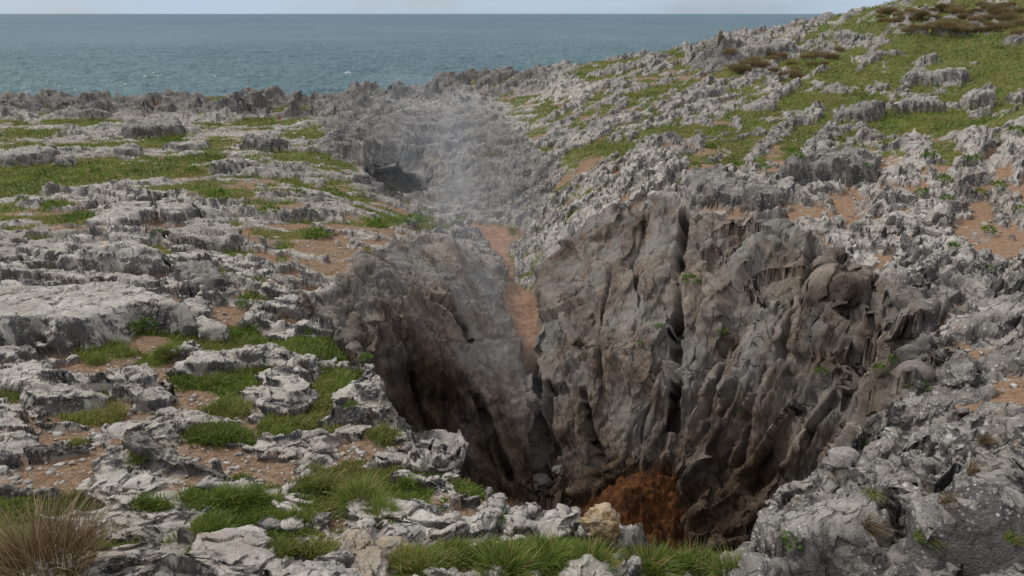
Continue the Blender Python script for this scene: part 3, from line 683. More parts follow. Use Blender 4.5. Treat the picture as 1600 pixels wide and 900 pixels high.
cavez = np.exp(-(((PX - 620) / 60) ** 2 + ((PY - 265) / 40) ** 2)) * (DIST > 25)
GRASSY = (1 - sstep(.2, .5, cavez)) * np.clip(np.maximum(GR, sstep(-.12, .25, gnoise + green_bias)) * (1 - SO * (DIST < 30)) * (1 - PATHM) * (1 - HEAPM) * (1 - WALL), 0, 1).astype(f32)

def weathered(o_):
    w_ = o_[2].split(' ')[:5]
    return .9 if o_[0] == 'rock_crag' else .05 if ('pale' in w_ or 'white' in w_ or 'cream' in w_) else .75 if 'dark' in w_ else .40 if 'grey' in w_ else .15
DARKW = np.array([weathered(o_) for o_ in OUT] + [0], f32)[OID]
DARKW = np.where(OID >= 0, DARKW, 0)
DARKW = np.where((OID >= 0) & (DIST < 8) & (az > .3), .42, DARKW)
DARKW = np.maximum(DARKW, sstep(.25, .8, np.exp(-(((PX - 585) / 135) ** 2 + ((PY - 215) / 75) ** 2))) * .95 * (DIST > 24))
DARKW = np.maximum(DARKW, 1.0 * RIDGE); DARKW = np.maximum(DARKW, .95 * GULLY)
DARKW = np.maximum(DARKW, .45 * RIDGE2)
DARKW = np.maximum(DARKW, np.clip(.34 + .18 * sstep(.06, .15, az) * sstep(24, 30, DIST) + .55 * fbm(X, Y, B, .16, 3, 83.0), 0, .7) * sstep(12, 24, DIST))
DARKW = np.maximum(DARKW, .62 * NRZ + .2 * NRZ * fbm(X, Y, B, .5, 2, 13.0))
DARKW = np.clip(DARKW + .2 * fbm(X, Y, B, .7, 2, 3.0) * (DARKW > .05), 0, 1).astype(f32)
# ------------------------------------------------------------------ meshes
def mesh_from(name, V, Fq, attrs=None, mat=None, smooth=True):
    """one mesh object from vertex and face arrays (faces with equal corner counts)"""
    me = bpy.data.meshes.new(name)
    me.vertices.add(len(V)); me.vertices.foreach_set('co', np.ascontiguousarray(V, f32).ravel())
    k = Fq.shape[1]
    me.loops.add(Fq.size); me.polygons.add(len(Fq))
    me.loops.foreach_set('vertex_index', np.ascontiguousarray(Fq, np.int32).ravel())
    me.polygons.foreach_set('loop_start', np.arange(0, Fq.size, k, dtype=np.int32))
    if smooth: me.polygons.foreach_set('use_smooth', np.ones(len(Fq), bool))
    for an, av in (attrs or {}).items():
        a = me.attributes.new(an, 'FLOAT_COLOR', 'POINT')
        a.data.foreach_set('color', np.ascontiguousarray(av, f32).ravel())
    me.update(calc_edges=True)
    if mat: me.materials.append(mat)
    return me

def link(name, me, label=None, cat=None, group=None, kind=None, parent=None, loc=None):
    o = bpy.data.objects.new(name, me); COL.objects.link(o)
    if label: o['label'] = label
    if cat: o['category'] = cat
    if group: o['group'] = group
    if kind: o['kind'] = kind
    if parent: o.parent = parent
    if loc is not None: o.location = loc
    return o
# ------------------------------------------------------------------ materials
def new_mat(name):
    m = bpy.data.materials.new(name); m.use_nodes = True
    nt = m.node_tree; nt.nodes.clear()
    return m, nt
class G:
    """short-hand for node graphs"""
    def __init__(s, nt): s.nt = nt
    def n(s, typ, **kw):
        nd = s.nt.nodes.new(typ)
        for k, v in kw.items():
            if k.startswith('i_'):
                key = k[2:]; key = int(key) if key.isdigit() else key.replace('_', ' ')
                if hasattr(v, 'is_output') or isinstance(v, bpy.types.NodeSocket): s.nt.links.new(v, nd.inputs[key])
                else: nd.inputs[key].default_value = v
            else: setattr(nd, k, v)
        return nd
    def noise(s, vec, scale, detail=4, rough=.55, dist=0.0):
        return s.n('ShaderNodeTexNoise', i_Vector=vec, i_Scale=scale, i_Detail=detail, i_Roughness=rough, i_Distortion=dist).outputs['Fac']
    def ramp(s, fac, stops, interp='LINEAR'):
        r = s.n('ShaderNodeValToRGB', i_Fac=fac); cr = r.color_ramp; cr.interpolation = interp
        while len(cr.elements) < len(stops): cr.elements.new(.5)
        for e, (p, c) in zip(cr.elements, stops):
            e.position = p; e.color = (*c, 1) if not np.isscalar(c) else (c, c, c, 1)
        return r.outputs['Color']
    def mix(s, fac, a, b, mode='MIX'):
        m = s.n('ShaderNodeMix', data_type='RGBA', blend_type=mode)
        for sock, v in ((m.inputs[0], fac), (m.inputs[6], a), (m.inputs[7], b)):
            if isinstance(v, bpy.types.NodeSocket): s.nt.links.new(v, sock)
            elif np.isscalar(v): sock.default_value = v
            else: sock.default_value = (*v, 1)
        return m.outputs[2]
    def math(s, op, a, b=0.0, c=0.0):
        m = s.n('ShaderNodeMath', operation=op)
        for k, v in enumerate((a, b, c)):
            if isinstance(v, bpy.types.NodeSocket): s.nt.links.new(v, m.inputs[k])
            else: m.inputs[k].default_value = v
        return m.outputs[0]
    def map(s, v, a, b, c=0.0, d=1.0):
        m = s.n('ShaderNodeMapRange', i_0=v, i_1=a, i_2=b, i_3=c, i_4=d); m.clamp = True
        return m.outputs[0]
    def out(s, bsdf, vol=None):
        o = s.n('ShaderNodeOutputMaterial')
        if bsdf is not None: s.nt.links.new(bsdf, o.inputs['Surface'])
        if vol is not None: s.nt.links.new(vol, o.inputs['Volume'])

def ground_material():
    m, nt = new_mat('karst_ground'); g = G(nt)
    P = g.n('ShaderNodeNewGeometry').outputs['Position']
    nrm = g.n('ShaderNodeSeparateXYZ', i_0=g.n('ShaderNodeNewGeometry').outputs['True Normal']).outputs['Z']
    A = g.n('ShaderNodeAttribute', attribute_name='mask_a'); Bm = g.n('ShaderNodeAttribute', attribute_name='mask_b')
    a = g.n('ShaderNodeSeparateColor', i_0=A.outputs['Color']); b = g.n('ShaderNodeSeparateColor', i_0=Bm.outputs['Color'])
    rock, grass, brown = a.outputs; path, heap, wall = b.outputs
    tan = A.outputs['Alpha']
    # --- limestone
    n1 = g.noise(P, .55, 5, .6); n2 = g.noise(P, 2.3, 6, .65, .4); n3 = g.noise(P, 9, 5, .7); n4 = g.noise(P, 38, 4, .7)
    pale = g.ramp(n2, [(.30, (.25, .235, .22)), (.46, (.41, .385, .36)), (.62, (.57, .54, .505)), (.8, (.66, .63, .595))])
    pale = g.mix(g.map(n1, .45, .65, 0, .35), pale, (.43, .37, .32))                     # warm tint in patches
    st = g.n('ShaderNodeMapping', i_Vector=P); st.inputs['Scale'].default_value = (1.7, 1.7, .6)
    s1 = g.noise(st.outputs[0], 1.5, 7, .66, .7)
    flat = g.map(nrm, .10, .92, .125, -.04)                                              # dark algae, painted stronger on steep faces for shading contrast
    sv = g.math('ADD', s1, flat)
    stain = g.map(sv, .525, .585)
    stain = g.math('MULTIPLY', stain, g.map(n3, .3, .5, .55, 1))
    dark = g.ramp(n3, [(.3, (.028, .028, .031)), (.7, (.12, .117, .12))])
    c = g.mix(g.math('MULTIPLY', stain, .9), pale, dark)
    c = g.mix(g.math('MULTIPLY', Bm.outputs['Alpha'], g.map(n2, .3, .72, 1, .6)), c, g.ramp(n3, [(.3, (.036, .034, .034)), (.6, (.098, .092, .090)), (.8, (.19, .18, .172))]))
    sp = g.n('ShaderNodeTexVoronoi', i_Vector=P, i_Scale=11.0, i_Randomness=1.0); sp.feature = 'F1'
    spots = g.math('MULTIPLY', g.map(sp.outputs['Distance'], .20, .30, 1, 0), g.map(g.noise(P, 1.1, 3), .44, .56))
    sp2 = g.n('ShaderNodeTexVoronoi', i_Vector=P, i_Scale=31.0); spots = g.math('MAXIMUM', spots, g.math('MULTIPLY', g.map(sp2.outputs['Distance'], .22, .32, 1, 0), g.map(g.noise(P, 2.1, 3), .47, .57)))
    spots = g.math('MULTIPLY', spots, g.map(n4, .33, .5))
    c = g.mix(g.math('MULTIPLY', spots, .8), c, (.60, .59, .56))
    c = g.mix(g.map(n4, .56, .70, 0, .55), c, (.07, .07, .07))                          # pits
    c = g.mix(g.map(n4, .40, .26, 0, .35), c, (.66, .65, .63))
    och = g.math('MULTIPLY', g.map(g.noise(P, 1.7, 4, .6), .62, .74), .35)
    c = g.mix(och, c, (.34, .19, .08))
    # stone of the chasm: clay-stained, with the shade of its depths painted in
    fa_ = g.n('ShaderNodeAttribute', attribute_name='fan'); fan = fa_.outputs['Vector']
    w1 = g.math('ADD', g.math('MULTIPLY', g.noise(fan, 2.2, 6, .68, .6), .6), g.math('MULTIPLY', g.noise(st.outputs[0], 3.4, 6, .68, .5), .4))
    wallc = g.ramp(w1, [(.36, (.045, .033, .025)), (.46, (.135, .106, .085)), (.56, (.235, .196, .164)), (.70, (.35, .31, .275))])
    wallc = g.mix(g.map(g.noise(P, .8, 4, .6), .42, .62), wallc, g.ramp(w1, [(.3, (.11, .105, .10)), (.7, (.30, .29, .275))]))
    deep = g.ramp(w1, [(.38, (.012, .008, .005)), (.47, (.048, .032, .021)), (.56, (.095, .067, .047)), (.70, (.18, .135, .10))])  # brown stone darkened with the painted shade of hollow and pit
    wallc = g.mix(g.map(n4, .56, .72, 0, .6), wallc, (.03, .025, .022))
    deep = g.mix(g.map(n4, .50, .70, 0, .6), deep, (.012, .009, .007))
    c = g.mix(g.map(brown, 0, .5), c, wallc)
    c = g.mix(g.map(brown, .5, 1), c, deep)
    c = g.mix(g.math('MULTIPLY', fa_.outputs['Alpha'], g.map(n3, .36, .56, .15, .85)), c, g.ramp(n4, [(.35, (.30, .17, .06)), (.6, (.56, .40, .20))]))
    wp = g.n('ShaderNodeVectorMath', operation='MULTIPLY_ADD', i_0=g.n('ShaderNodeTexNoise', i_Vector=P, i_Scale=1.3, i_Detail=4).outputs['Color'], i_1=(.9, .9, .9), i_2=st.outputs[0]).outputs[0]
    ck = g.n('ShaderNodeTexVoronoi', i_Vector=wp, i_Scale=.85); ck.feature = 'DISTANCE_TO_EDGE'
    ck2 = g.n('ShaderNodeTexVoronoi', i_Vector=wp, i_Scale=2.6); ck2.feature = 'DISTANCE_TO_EDGE'
    crack = g.math('MAXIMUM', g.math('MULTIPLY', g.map(ck.outputs['Distance'], .004, .018, 1, 0), g.map(n2, .47, .56)), g.math('MULTIPLY', g.map(ck2.outputs['Distance'], .006, .025, 1, 0), g.map(n1, .54, .62)))
    c = g.mix(g.math('MULTIPLY', crack, .55), c, (.03, .026, .023))
    # --- earth
    e1 = g.noise(P, 14, 5, .7); e2 = g.noise(P, 1.3, 3)
    earth = g.ramp(e1, [(.3, (.10, .060, .036)), (.5, (.20, .130, .082)), (.7, (.34, .245, .165))])
    earth = g.mix(g.math('MULTIPLY', tan, .8), earth, g.ramp(e1, [(.3, (.19, .108, .064)), (.7, (.37, .245, .16))]))
    grit = g.n('ShaderNodeTexVoronoi', i_Vector=P, i_Scale=26.0)
    gsel = g.math('MULTIPLY', g.map(grit.outputs['Distance'], .22, .30, 1, 0), g.map(g.noise(P, 5, 2), .5, .6))
    earth = g.mix(gsel, earth, (.42, .38, .34))
    # --- turf
    t1 = g.noise(P, 3.2, 5, .65); t2 = g.noise(P, 30, 3, .7)
    turf = g.ramp(t1, [(.28, (.040, .055, .014)), (.42, (.085, .110, .022)), (.54, (.145, .150, .038)), (.66, (.20, .155, .07))])
    turf = g.mix(g.map(t2, .45, .7, 0, .5), turf, (.025, .042, .010))
    soilc = g.mix(g.map(grass, .35, .6), earth, turf)
    # --- sand of the corridor and of the heap
    r1 = g.noise(P, 6, 5, .7)
    sand = g.ramp(g.math('ADD', g.math('MULTIPLY', r1, .6), g.math('MULTIPLY', g.noise(P, 1.2, 4, .6), .4)), [(.36, (.13, .075, .05)), (.48, (.25, .150, .10)), (.6, (.36, .225, .16)), (.72, (.42, .29, .22))])
    hp = g.noise(P, 3.6, 6, .72)
    red = g.ramp(hp, [(.34, (.022, .010, .005)), (.47, (.075, .028, .009)), (.60, (.155, .062, .020)), (.78, (.25, .115, .045))])
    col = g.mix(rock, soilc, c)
    col = g.mix(path, col, sand); col = g.mix(heap, col, red)
    bh = g.math('SUBTRACT', g.math('ADD', g.math('MULTIPLY', n3, .6), g.math('MULTIPLY', n4, .4)), g.math('MULTIPLY', g.math('MULTIPLY', crack, rock), .6))
    bh = g.math('ADD', bh, g.math('MULTIPLY', g.math('MULTIPLY', brown, w1), 1.6))
    bmp = g.n('ShaderNodeBump', i_Strength=.9, i_Distance=.07, i_Height=bh)
    p = g.n('ShaderNodeBsdfPrincipled', i_Base_Color=col, i_Roughness=.88, i_Normal=bmp.outputs[0])
    p.inputs['Specular IOR Level'].default_value = .25
    g.out(p.outputs[0])
    return m
M_GROUND = ground_material()

# ------------------------------------------------------------------ cut the land into the ground, the chasm and each outcrop
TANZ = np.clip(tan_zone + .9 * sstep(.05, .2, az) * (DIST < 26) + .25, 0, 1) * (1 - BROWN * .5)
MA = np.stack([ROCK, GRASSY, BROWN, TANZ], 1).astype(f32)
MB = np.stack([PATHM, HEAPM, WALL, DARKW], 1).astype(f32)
VV = np.stack([x3, y3, z3], 1)
OCHRE = np.zeros_like(B)
MC = np.stack([PHI * 4.0, np.log(RC + .6) * 1.3, B * .25, OCHRE], 1).astype(f32)
ii = np.arange(NR * NA, dtype=np.int32).reshape(SH)
FQ = np.stack([ii[:-1, :-1], ii[:-1, 1:], ii[1:, 1:], ii[1:, :-1]], -1).reshape(-1, 4)
# owner of each face
PART = np.where(OID >= 0, OID, -1)
PART = np.where((PART < 0) & (HEAPM > .5), -3, PART)
PART = np.where((PART < 0) & (PART > -3) & (PATHM > .5), -4, PART)
PART = np.where((PART == -1) & ((depth_in > .9) | (WALL > .6)) & (DIST < 19), -2, PART)
FP = PART[FQ[:, 0]]
def biggest_piece(faces):
    """index of the faces of the largest connected piece"""
    vs, inv = np.unique(faces, return_inverse=True); fi = inv.reshape(-1, 4)
    lab = np.arange(len(vs))
    while True:
        mn = lab[fi].min(1)
        new = lab.copy()
        for k in range(4): np.minimum.at(new, fi[:, k], mn)
        new = new[new]
        if (new == lab).all(): break
        lab = new
    fl = lab[fi[:, 0]]
    u, c = np.unique(fl, return_counts=True)
    return fl == u[c.argmax()]
for pid in [-3, -4, -2] + list(range(len(OUT))):
    idx = np.nonzero(FP == pid)[0]
    if len(idx) < 6:
        FP[idx] = -1; continue
    keep = biggest_piece(FQ[idx])
    FP[idx[~keep]] = -1
def piece(pid, skirt=0.0):
    fs = FQ[FP == pid]
    vs, inv = np.unique(fs, return_inverse=True); fi = inv.reshape(-1, 4).astype(np.int32)
    V = VV[vs]; a, b_, c_ = MA[vs], MB[vs], MC[vs]
    if skirt:
        e = np.concatenate([fi[:, [0, 1]], fi[:, [1, 2]], fi[:, [2, 3]], fi[:, [3, 0]]])
        key = np.sort(e, 1); k1 = key[:, 0].astype(np.int64) * len(vs) + key[:, 1]
        u, ix, ct = np.unique(k1, return_index=True, return_counts=True)
        be = e[ix[ct == 1]]
        bv, binv = np.unique(be, return_inverse=True); binv = binv.reshape(-1, 2)
        low = V[bv].copy(); c = V.mean(0); low[:, :2] += (c[:2] - low[:, :2]) * .06; low[:, 2] -= skirt
        n0 = len(V)
        sk = np.stack([be[:, 1], be[:, 0], n0 + binv[:, 0], n0 + binv[:, 1]], 1)
        V = np.concatenate([V, low]); a = np.concatenate([a, a[bv]]); b_ = np.concatenate([b_, b_[bv]]); c_ = np.concatenate([c_, c_[bv]])
        fi = np.concatenate([fi, sk.astype(np.int32)])
    return V, fi, {'mask_a': a, 'mask_b': b_, 'fan': c_}
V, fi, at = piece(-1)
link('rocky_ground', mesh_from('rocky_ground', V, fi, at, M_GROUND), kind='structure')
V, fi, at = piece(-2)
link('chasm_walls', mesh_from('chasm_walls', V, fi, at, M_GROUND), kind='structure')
V, fi, at = piece(-4)
link('sand_path', mesh_from('sand_path', V, fi, at, M_GROUND), kind='structure')
V, fi, at = piece(-3)
link('sand_heap', mesh_from('sand_heap', V, fi, at, M_GROUND), 'rust-orange heap of coarse sand at the bottom of the chasm', 'sand heap')
outcrop_seen = {}
for i, (nm, cat, lab, hh, ww, poly) in enumerate(OUT):
    if not (FP == i).any(): print('lost', lab); continue
    V, fi, at = piece(i, .35)
    c = V.mean(0); c[2] = V[:, 2].min()
    o = link(nm, mesh_from(nm, V - c, fi, at, M_GROUND), lab, cat, kind='thing', loc=c)
print('pieces', round(time.time() - T0, 1))
# ------------------------------------------------------------------ plants
def plant_material(name, lo, mid, hi, dry):
    m, nt = new_mat(name); g = G(nt)
    t = g.n('ShaderNodeAttribute', attribute_name='tone'); s = g.n('ShaderNodeSeparateColor', i_0=t.outputs['Color'])
    c = g.ramp(s.outputs[0], [(.0, lo), (.55, mid), (1.0, hi)])
    c = g.mix(s.outputs[1], c, dry)
    p = g.n('ShaderNodeBsdfPrincipled', i_Base_Color=c, i_Roughness=.6)
    p.inputs['Specular IOR Level'].default_value = .3
    tr = g.n('ShaderNodeBsdfTranslucent', i_Color=c)
    mx = g.n('ShaderNodeMixShader', i_0=.25, i_1=p.outputs[0], i_2=tr.outputs[0])
    g.out(mx.outputs[0])
    return m
M_GRASS = plant_material('grass_blades', (.035, .070, .010), (.115, .185, .026), (.25, .31, .06), (.40, .31, .13))
M_DRY = plant_material('dry_blades', (.08, .050, .024), (.185, .122, .060), (.35, .26, .14), (.42, .34, .21))
M_HEATH = plant_material('heath_sprigs', (.11, .068, .038), (.25, .160, .088), (.40, .285, .165), (.17, .18, .06))
M_LEAF = plant_material('fleshy_leaves', (.028, .075, .008), (.085, .19, .016), (.20, .32, .03), (.22, .20, .04))

def blades(P, hgt, wid, lean, bend, tone, dry, r):
    """tapered curving blades standing at the points P"""
    n = len(P)
    th = r.uniform(0, 2 * np.pi, n)
    dx, dy = np.cos(th), np.sin(th)
    lx = lean[:, 0] + dx * bend; ly = lean[:, 1] + dy * bend
    sx, sy = -dy, dx
    V = np.empty((n, 8, 3), f32); T = np.empty((n, 8, 4), f32)
    for k, (f, w) in enumerate(((0, 1), (.38, .9), (.72, .62), (1, .08))):
        cx = P[:, 0] + lx * hgt * f ** 1.8; cy = P[:, 1] + ly * hgt * f ** 1.8
        cz = P[:, 2] + hgt * (f - .28 * np.hypot(lx, ly) * f ** 2.2)
        for q, sg in ((0, -1), (1, 1)):
            V[:, 2 * k + q, 0] = cx + sg * sx * wid * w * .5; V[:, 2 * k + q, 1] = cy + sg * sy * wid * w * .5; V[:, 2 * k + q, 2] = cz
            T[:, 2 * k + q, 0] = np.clip(tone, 0, 1)
            T[:, 2 * k + q, 1] = np.clip(dry + .25 * (f - .5) * (dry > .15), 0, 1); T[:, 2 * k + q, 2] = f; T[:, 2 * k + q, 3] = 1
    b = (np.arange(n, dtype=np.int32) * 8)[:, None]
    Fq = np.concatenate([b + np.array([[0, 1, 3, 2]]), b + np.array([[2, 3, 5, 4]]), b + np.array([[4, 5, 7, 6]])]).astype(np.int32)
    return V.reshape(-1, 3), Fq, T.reshape(-1, 4)

def tussock(name, seed, rad, hgt, n, mat, dry=.1, spread=.9, wid=.006, tone=.5, droop=0.0):
    r = np.random.default_rng(seed)
    rr = rad * np.sqrt(r.random(n)) * .55; a = r.uniform(0, 2 * np.pi, n)
    P = np.stack([rr * np.cos(a), rr * np.sin(a), -.02 - .25 * rr], 1)
    h = hgt * r.uniform(.45, 1.1, n) * (1 - .35 * (rr / rad))
    out = np.stack([np.cos(a), np.sin(a)], 1) * (rr / rad * 1.5 * spread)[:, None] + r.normal(0, .22, (n, 2))
    if droop: out[:, 1] -= droop
    V, Fq, T = blades(P, h, wid * r.uniform(.6, 1.3, n), out, r.uniform(0, .5, n), np.clip(r.normal(tone, .22, n), 0, 1), (r.random(n) < dry) * r.uniform(.4, 1, n), r)
    return mesh_from(name, V, Fq, {'tone': T}, mat, smooth=False)

def leafy(name, seed, rad, n, mat, dry=.06):
    r = np.random.default_rng(seed)
    d = r.normal(size=(n, 3)); d[:, 2] = np.abs(d[:, 2]); d /= np.linalg.norm(d, axis=1)[:, None]
    c = d * (rad * r.uniform(.35, 1.0, n) ** .6)[:, None] * np.array([1, 1, .75])
    up = d + r.normal(0, .45, (n, 3)); up /= np.linalg.norm(up, axis=1)[:, None]
    sd = np.cross(up, r.normal(size=(n, 3))); sd /= np.linalg.norm(sd, axis=1)[:, None]
    L = rad * r.uniform(.22, .42, n)[:, None]; w = L * .42
    nn = np.cross(up, sd) * L * .14
    V = np.stack([c - up * L * .5, c - sd * w * .5 + nn, c + up * L * .5, c + sd * w * .5 + nn], 1).reshape(-1, 3)
    Fq = np.arange(n * 4, dtype=np.int32).reshape(-1, 4)
    t = np.repeat(np.clip(r.normal(.5, .25, n), 0, 1), 4); dr = np.repeat((r.random(n) < dry) * 1.0, 4)
    return mesh_from(name, V, Fq, {'tone': np.stack([t, dr, t, np.ones_like(t)], 1)}, mat, smooth=False)

# which surface point each photo point shows
PXF, PYF = project(x3, y3, z3)
def at_photo(px, py):
    """the nearest ground point seen at a photo point"""
    s = np.nonzero((np.abs(PXF - px) < 7) & (np.abs(PYF - py) < 7))[0]
    if not len(s): return None
    s = s[np.argmin(DIST[s] + .15 * np.hypot(PXF[s] - px, PYF[s] - py))]
    return np.array([x3[s], y3[s], z3[s]], float)

def put(me, name, px, py, label, cat, group=None, rot=0.0, sc=1.0):
    p = at_photo(px, py)
    if p is None: print('nowhere', px, py); return
    o = link(name, me, label, cat, group, loc=p)
    o.rotation_euler = (0, 0, rot); o.scale = (sc, sc, sc)
    return o

put(tussock('dry_tussock', 1, .52, .46, 1500, M_DRY, .25, 1.0, .0045, .45), 'dry_tussock', 62, 880, 'big straw-brown dry grass tussock in the bottom corner beside the mottled dark hump', 'grass tussock')
tw = [tussock('grass_tussock', 20 + k, .27, .185, 900, M_GRASS, .22, 1.1, .0052, .42 + .06 * k) for k in range(4)]
TUSS = [
 (790,888,1.0,'bright green tussock spreading just below the rim slab, largest of its row'),
 (860,880,1.0,'bright green tussock right under the blunt nose of the rim slab'),
 (925,876,.85,'green tussock with yellowish tips at the foot of the yellowish boulder'),
 (1010,888,1.0,'bright green tussock in front of the left side of the orange sand heap'),
 (1085,893,1.0,'green tussock at the brink below the right side of the orange sand heap'),
 (1150,897,.7,'low green tussock against the foot of the huge lichen-spotted rock'),
 (562,778,.95,'thick green tussock beside the grey and white speckled slab'),
 (592,800,.75,'smaller green tussock hanging over the speckled slab'),
 (335,598,.9,'soft green tussock under the middle of the bow-shaped ledge'),
 (385,582,.8,'green tussock with reddish stalks under the right half of the bow-shaped ledge'),
 (262,548,.9,'long-bladed grass tuft flowing down beside the small smooth pale boulder'),
 (522,606,.75,'green tuft at the corner of the grassy shelf on the brink'),
 (345,640,.85,'bright green tuft left of the large tilted pale boulder'),
 (150,566,.7,'grass tuft below the long slab near its left dark stain'),
 (600,690,.5,'little green tuft on the ledge left of the jutting nose of rock'),
 (330,830,.7,'bright green tuft between the dark-fronted boulder and the smooth domed boulder'),
 (490,738,.55,'small bushy tuft above the flat pale slab with black cracks'),
 (420,788,.5,'small tuft below the flat cream slab near the speckled rocks'),
 (655,890,.8,'loose green tussock at the lower frame edge left of the angular block'),
 (215,715,.6,'dark green tuft in the shade under the dark swirled ridge'),
]
for k, (px, py, sc, lab) in enumerate(TUSS):
    put(tw[k % 4], 'grass_tussock', px, py, lab, 'grass tussock', 'green tussocks among the near rocks', k * 1.3, sc)
st_ = [tussock('dry_grass_stalks', 60 + k, .22, .34, 46, M_DRY, .2, .9, .0035, .75) for k in range(2)]
for k, (px, py, sc, lab) in enumerate([(180,650,1.0,'wispy dry stalks above the rounded knob of rock'),(1030,880,.8,'thin dry stalks standing against the orange sand heap'),(915,850,.8,'dry stalks sticking up left of the yellowish boulder'),(1095,880,.7,'reddish dry stalks at the brink near the dark chasm wall'),(385,578,.7,'thin reddish stalks in the grass of the bow-shaped ledge')]):
    put(st_[k % 2], 'dry_grass_stalks', px, py, lab, 'dry grass', 'dry stalks rising from the turf', k * 2.1, sc)
hg = [tussock('hanging_tuft', 80 + k, .13, .20, 190, M_DRY, .1, .8, .005, .40, .8) for k in range(2)]
hg2 = tussock('hanging_tuft', 90, .13, .20, 190, M_GRASS, .35, .8, .005, .6, .8)
for k, (px, py, sc, lab, me) in enumerate([(1357,770,1.0,'mossy yellow-green strand in the upper crack of the huge lichen-spotted rock',hg2),(1357,822,1.1,'brownish hanging tuft low in the crack of the huge lichen-spotted rock',hg[0]),(1437,838,1.0,'hanging tuft in the cleft between the two big corner rocks, lowest of them',hg2),(1478,785,.9,'narrow brown hanging tuft at the left side of the white-speckled rock',hg[1]),(1525,738,1.1,'bushy yellow-brown tuft in the middle of the white-speckled rock',hg[0]),(1537,690,.8,'small ochre tuft on the upper edge of the white-speckled rock',hg[1]),(1584,842,.9,'dark tuft in a hole of the white-speckled rock by the frame edge',hg2)]):
    put(me, 'hanging_tuft', px, py, lab, 'grass tuft', 'tufts hanging on the corner rocks', k * .2, sc * .62)
lf = [leafy('leafy_plant', 100 + k, .13, 110, M_LEAF) for k in range(4)]
LEAFY = [(1030,512,1.1,'round bright green plant on a ledge of the chasm wall beside the black vertical cleft'),(1001,536,.8,'darker small plant just below the round bright plant on the chasm wall'),(1127,520,1.0,'upright green and reddish plant growing in the middle of the right chasm wall'),(1284,582,1.0,'dark green plant in a deep hollow of the right wall below the smooth fin'),
 (1375,575,1.1,'green plant strung along a crack of the jagged spine'),(1396,562,.8,'little plant at the upper end of the crack in the jagged spine'),(1436,610,1.2,'bright tuft-like plant on the crest of the twisted flaky outcrop'),(1345,690,.8,'small dark plant tucked beside the pale pointed boulder'),(1239,848,.7,'tiny yellow-green rosette low on the huge lichen-spotted rock'),
 (246,362,1.3,'bright leafy plant in the rusty gap beside the dome-topped boulder'),(398,514,1.3,'leafy plant with yellow flowers right of the tapering end block'),(383,479,1.2,'dark round plant in bare soil under the cracked face'),(232,508,1.6,'dark bushy plant under the overhang of the long rounded slab'),(205,512,1.4,'low leafy plant left of the dark bushy plant under the long slab'),(440,408,1.2,'dark plant in the crevices right of the cracked face'),(488,519,.9,'small plant on the brown rock just above the chasm hollow'),(370,525,1.0,'low plant at the right foot of the tapering end block'),
 (550,634,.7,'tiny plant on the edge of the grassy shelf'),(700,790,.7,'bright little plant in the shade of the slab under the jutting nose'),(780,815,.5,'moss-green cushion on top of the rim slab'),(1545,360,1.4,'green plant in the orange soil at the right, above the rough pale outcrop'),(1150,257,1.6,'bright plant left of the dark hollowed hump'),(1240,237,1.6,'bright green cushion above the dark hollowed hump'),(1490,385,1.0,'tiny plant on rough pale outcrop, upper edge'),
 (1440,300,1.5,'low green cushion right of the tilted thin slabs'),(1540,420,1.0,'small plant in the orange gap beside the rough pale outcrop'),(800,362,1.9,'round green bush at the upper end of the sand corridor'),(1160,640,.8,'faint little plant low on the right wall'),(575,560,.9,'small plant on the brown rim of the left hollow')]
for k, (px, py, sc, lab) in enumerate(LEAFY):
    put(lf[k % 4], 'leafy_plant', px, py, lab, 'plant', 'small leafy plants in the rock crevices', k * 1.1, sc)
# cushions on the left plateau and right slope, too far off to tell from one another
r = np.random.default_rng(5)
lfc = [leafy('green_cushion', 140 + k, .24, 120, M_LEAF, .15) for k in range(3)]
for k, (px, py) in enumerate([(255,213),(235,215),(275,214),(110,345),(350,300),(330,262),(500,370),(640,345),(655,350),(485,370),(540,300),(470,300),(420,330),(300,262),(215,262),(35,315),(85,318),(150,262),(720,340),(590,352)]):
    put(lfc[k % 3], 'green_cushion', px, py, 'low green cushion plant between pale rocks of the left plateau', 'plant', 'cushion plants on the left plateau', r.uniform(0, 6), r.uniform(.8, 1.5))
for k, (px, py) in enumerate([(1080,440),(1250,245),(1195,260),(1380,225),(1520,250),(1450,240),(1590,205),(1470,280),(1350,260),(1560,285),(1595,330),(1080,255),(1110,230),(1530,300),(1480,310)]):
    put(lfc[k % 3], 'green_cushion', px, py, 'low green cushion plant in the orange soil of the right plateau', 'plant', 'cushion plants on the right plateau', r.uniform(0, 6), r.uniform(.6, 1.1))
# brown heath on the hill
hs = [tussock('heath_shrub', 160 + k, .85, .40 + .06 * k, 620, M_HEATH, (.15, .45, .3, .6)[k], .9, .017, (.35, .6, .75, .5)[k]) for k in range(4)]
HEATH1 = [(1150,98),(1168,95),(1185,100),(1208,82),(1222,88),(1238,92),(1255,88),(1270,94),(1288,92),(1300,84),(1275,84),(1245,104),(1225,112),(1160,108),(1310,76)]
HEATH2 = [(1385,12),(1400,16),(1420,10),(1440,18),(1455,10),(1470,22),(1490,12),(1505,26),(1520,14),(1535,30),(1550,18),(1570,30),(1585,16),(1595,34),(1500,40),(1530,44),(1560,46),(1590,48),(1475,38),(1430,28),(1580,6),(1545,6),(1510,4),(1470,5),(1400,26),(1545,38),(1600,22)]
HEATH2 += [(1375 + r.random() * 225, 2 + r.random() * 44) for _ in range(60)]
HEATH1 += [(1140 + r.random() * 170, 78 + r.random() * 34) for _ in range(16)]
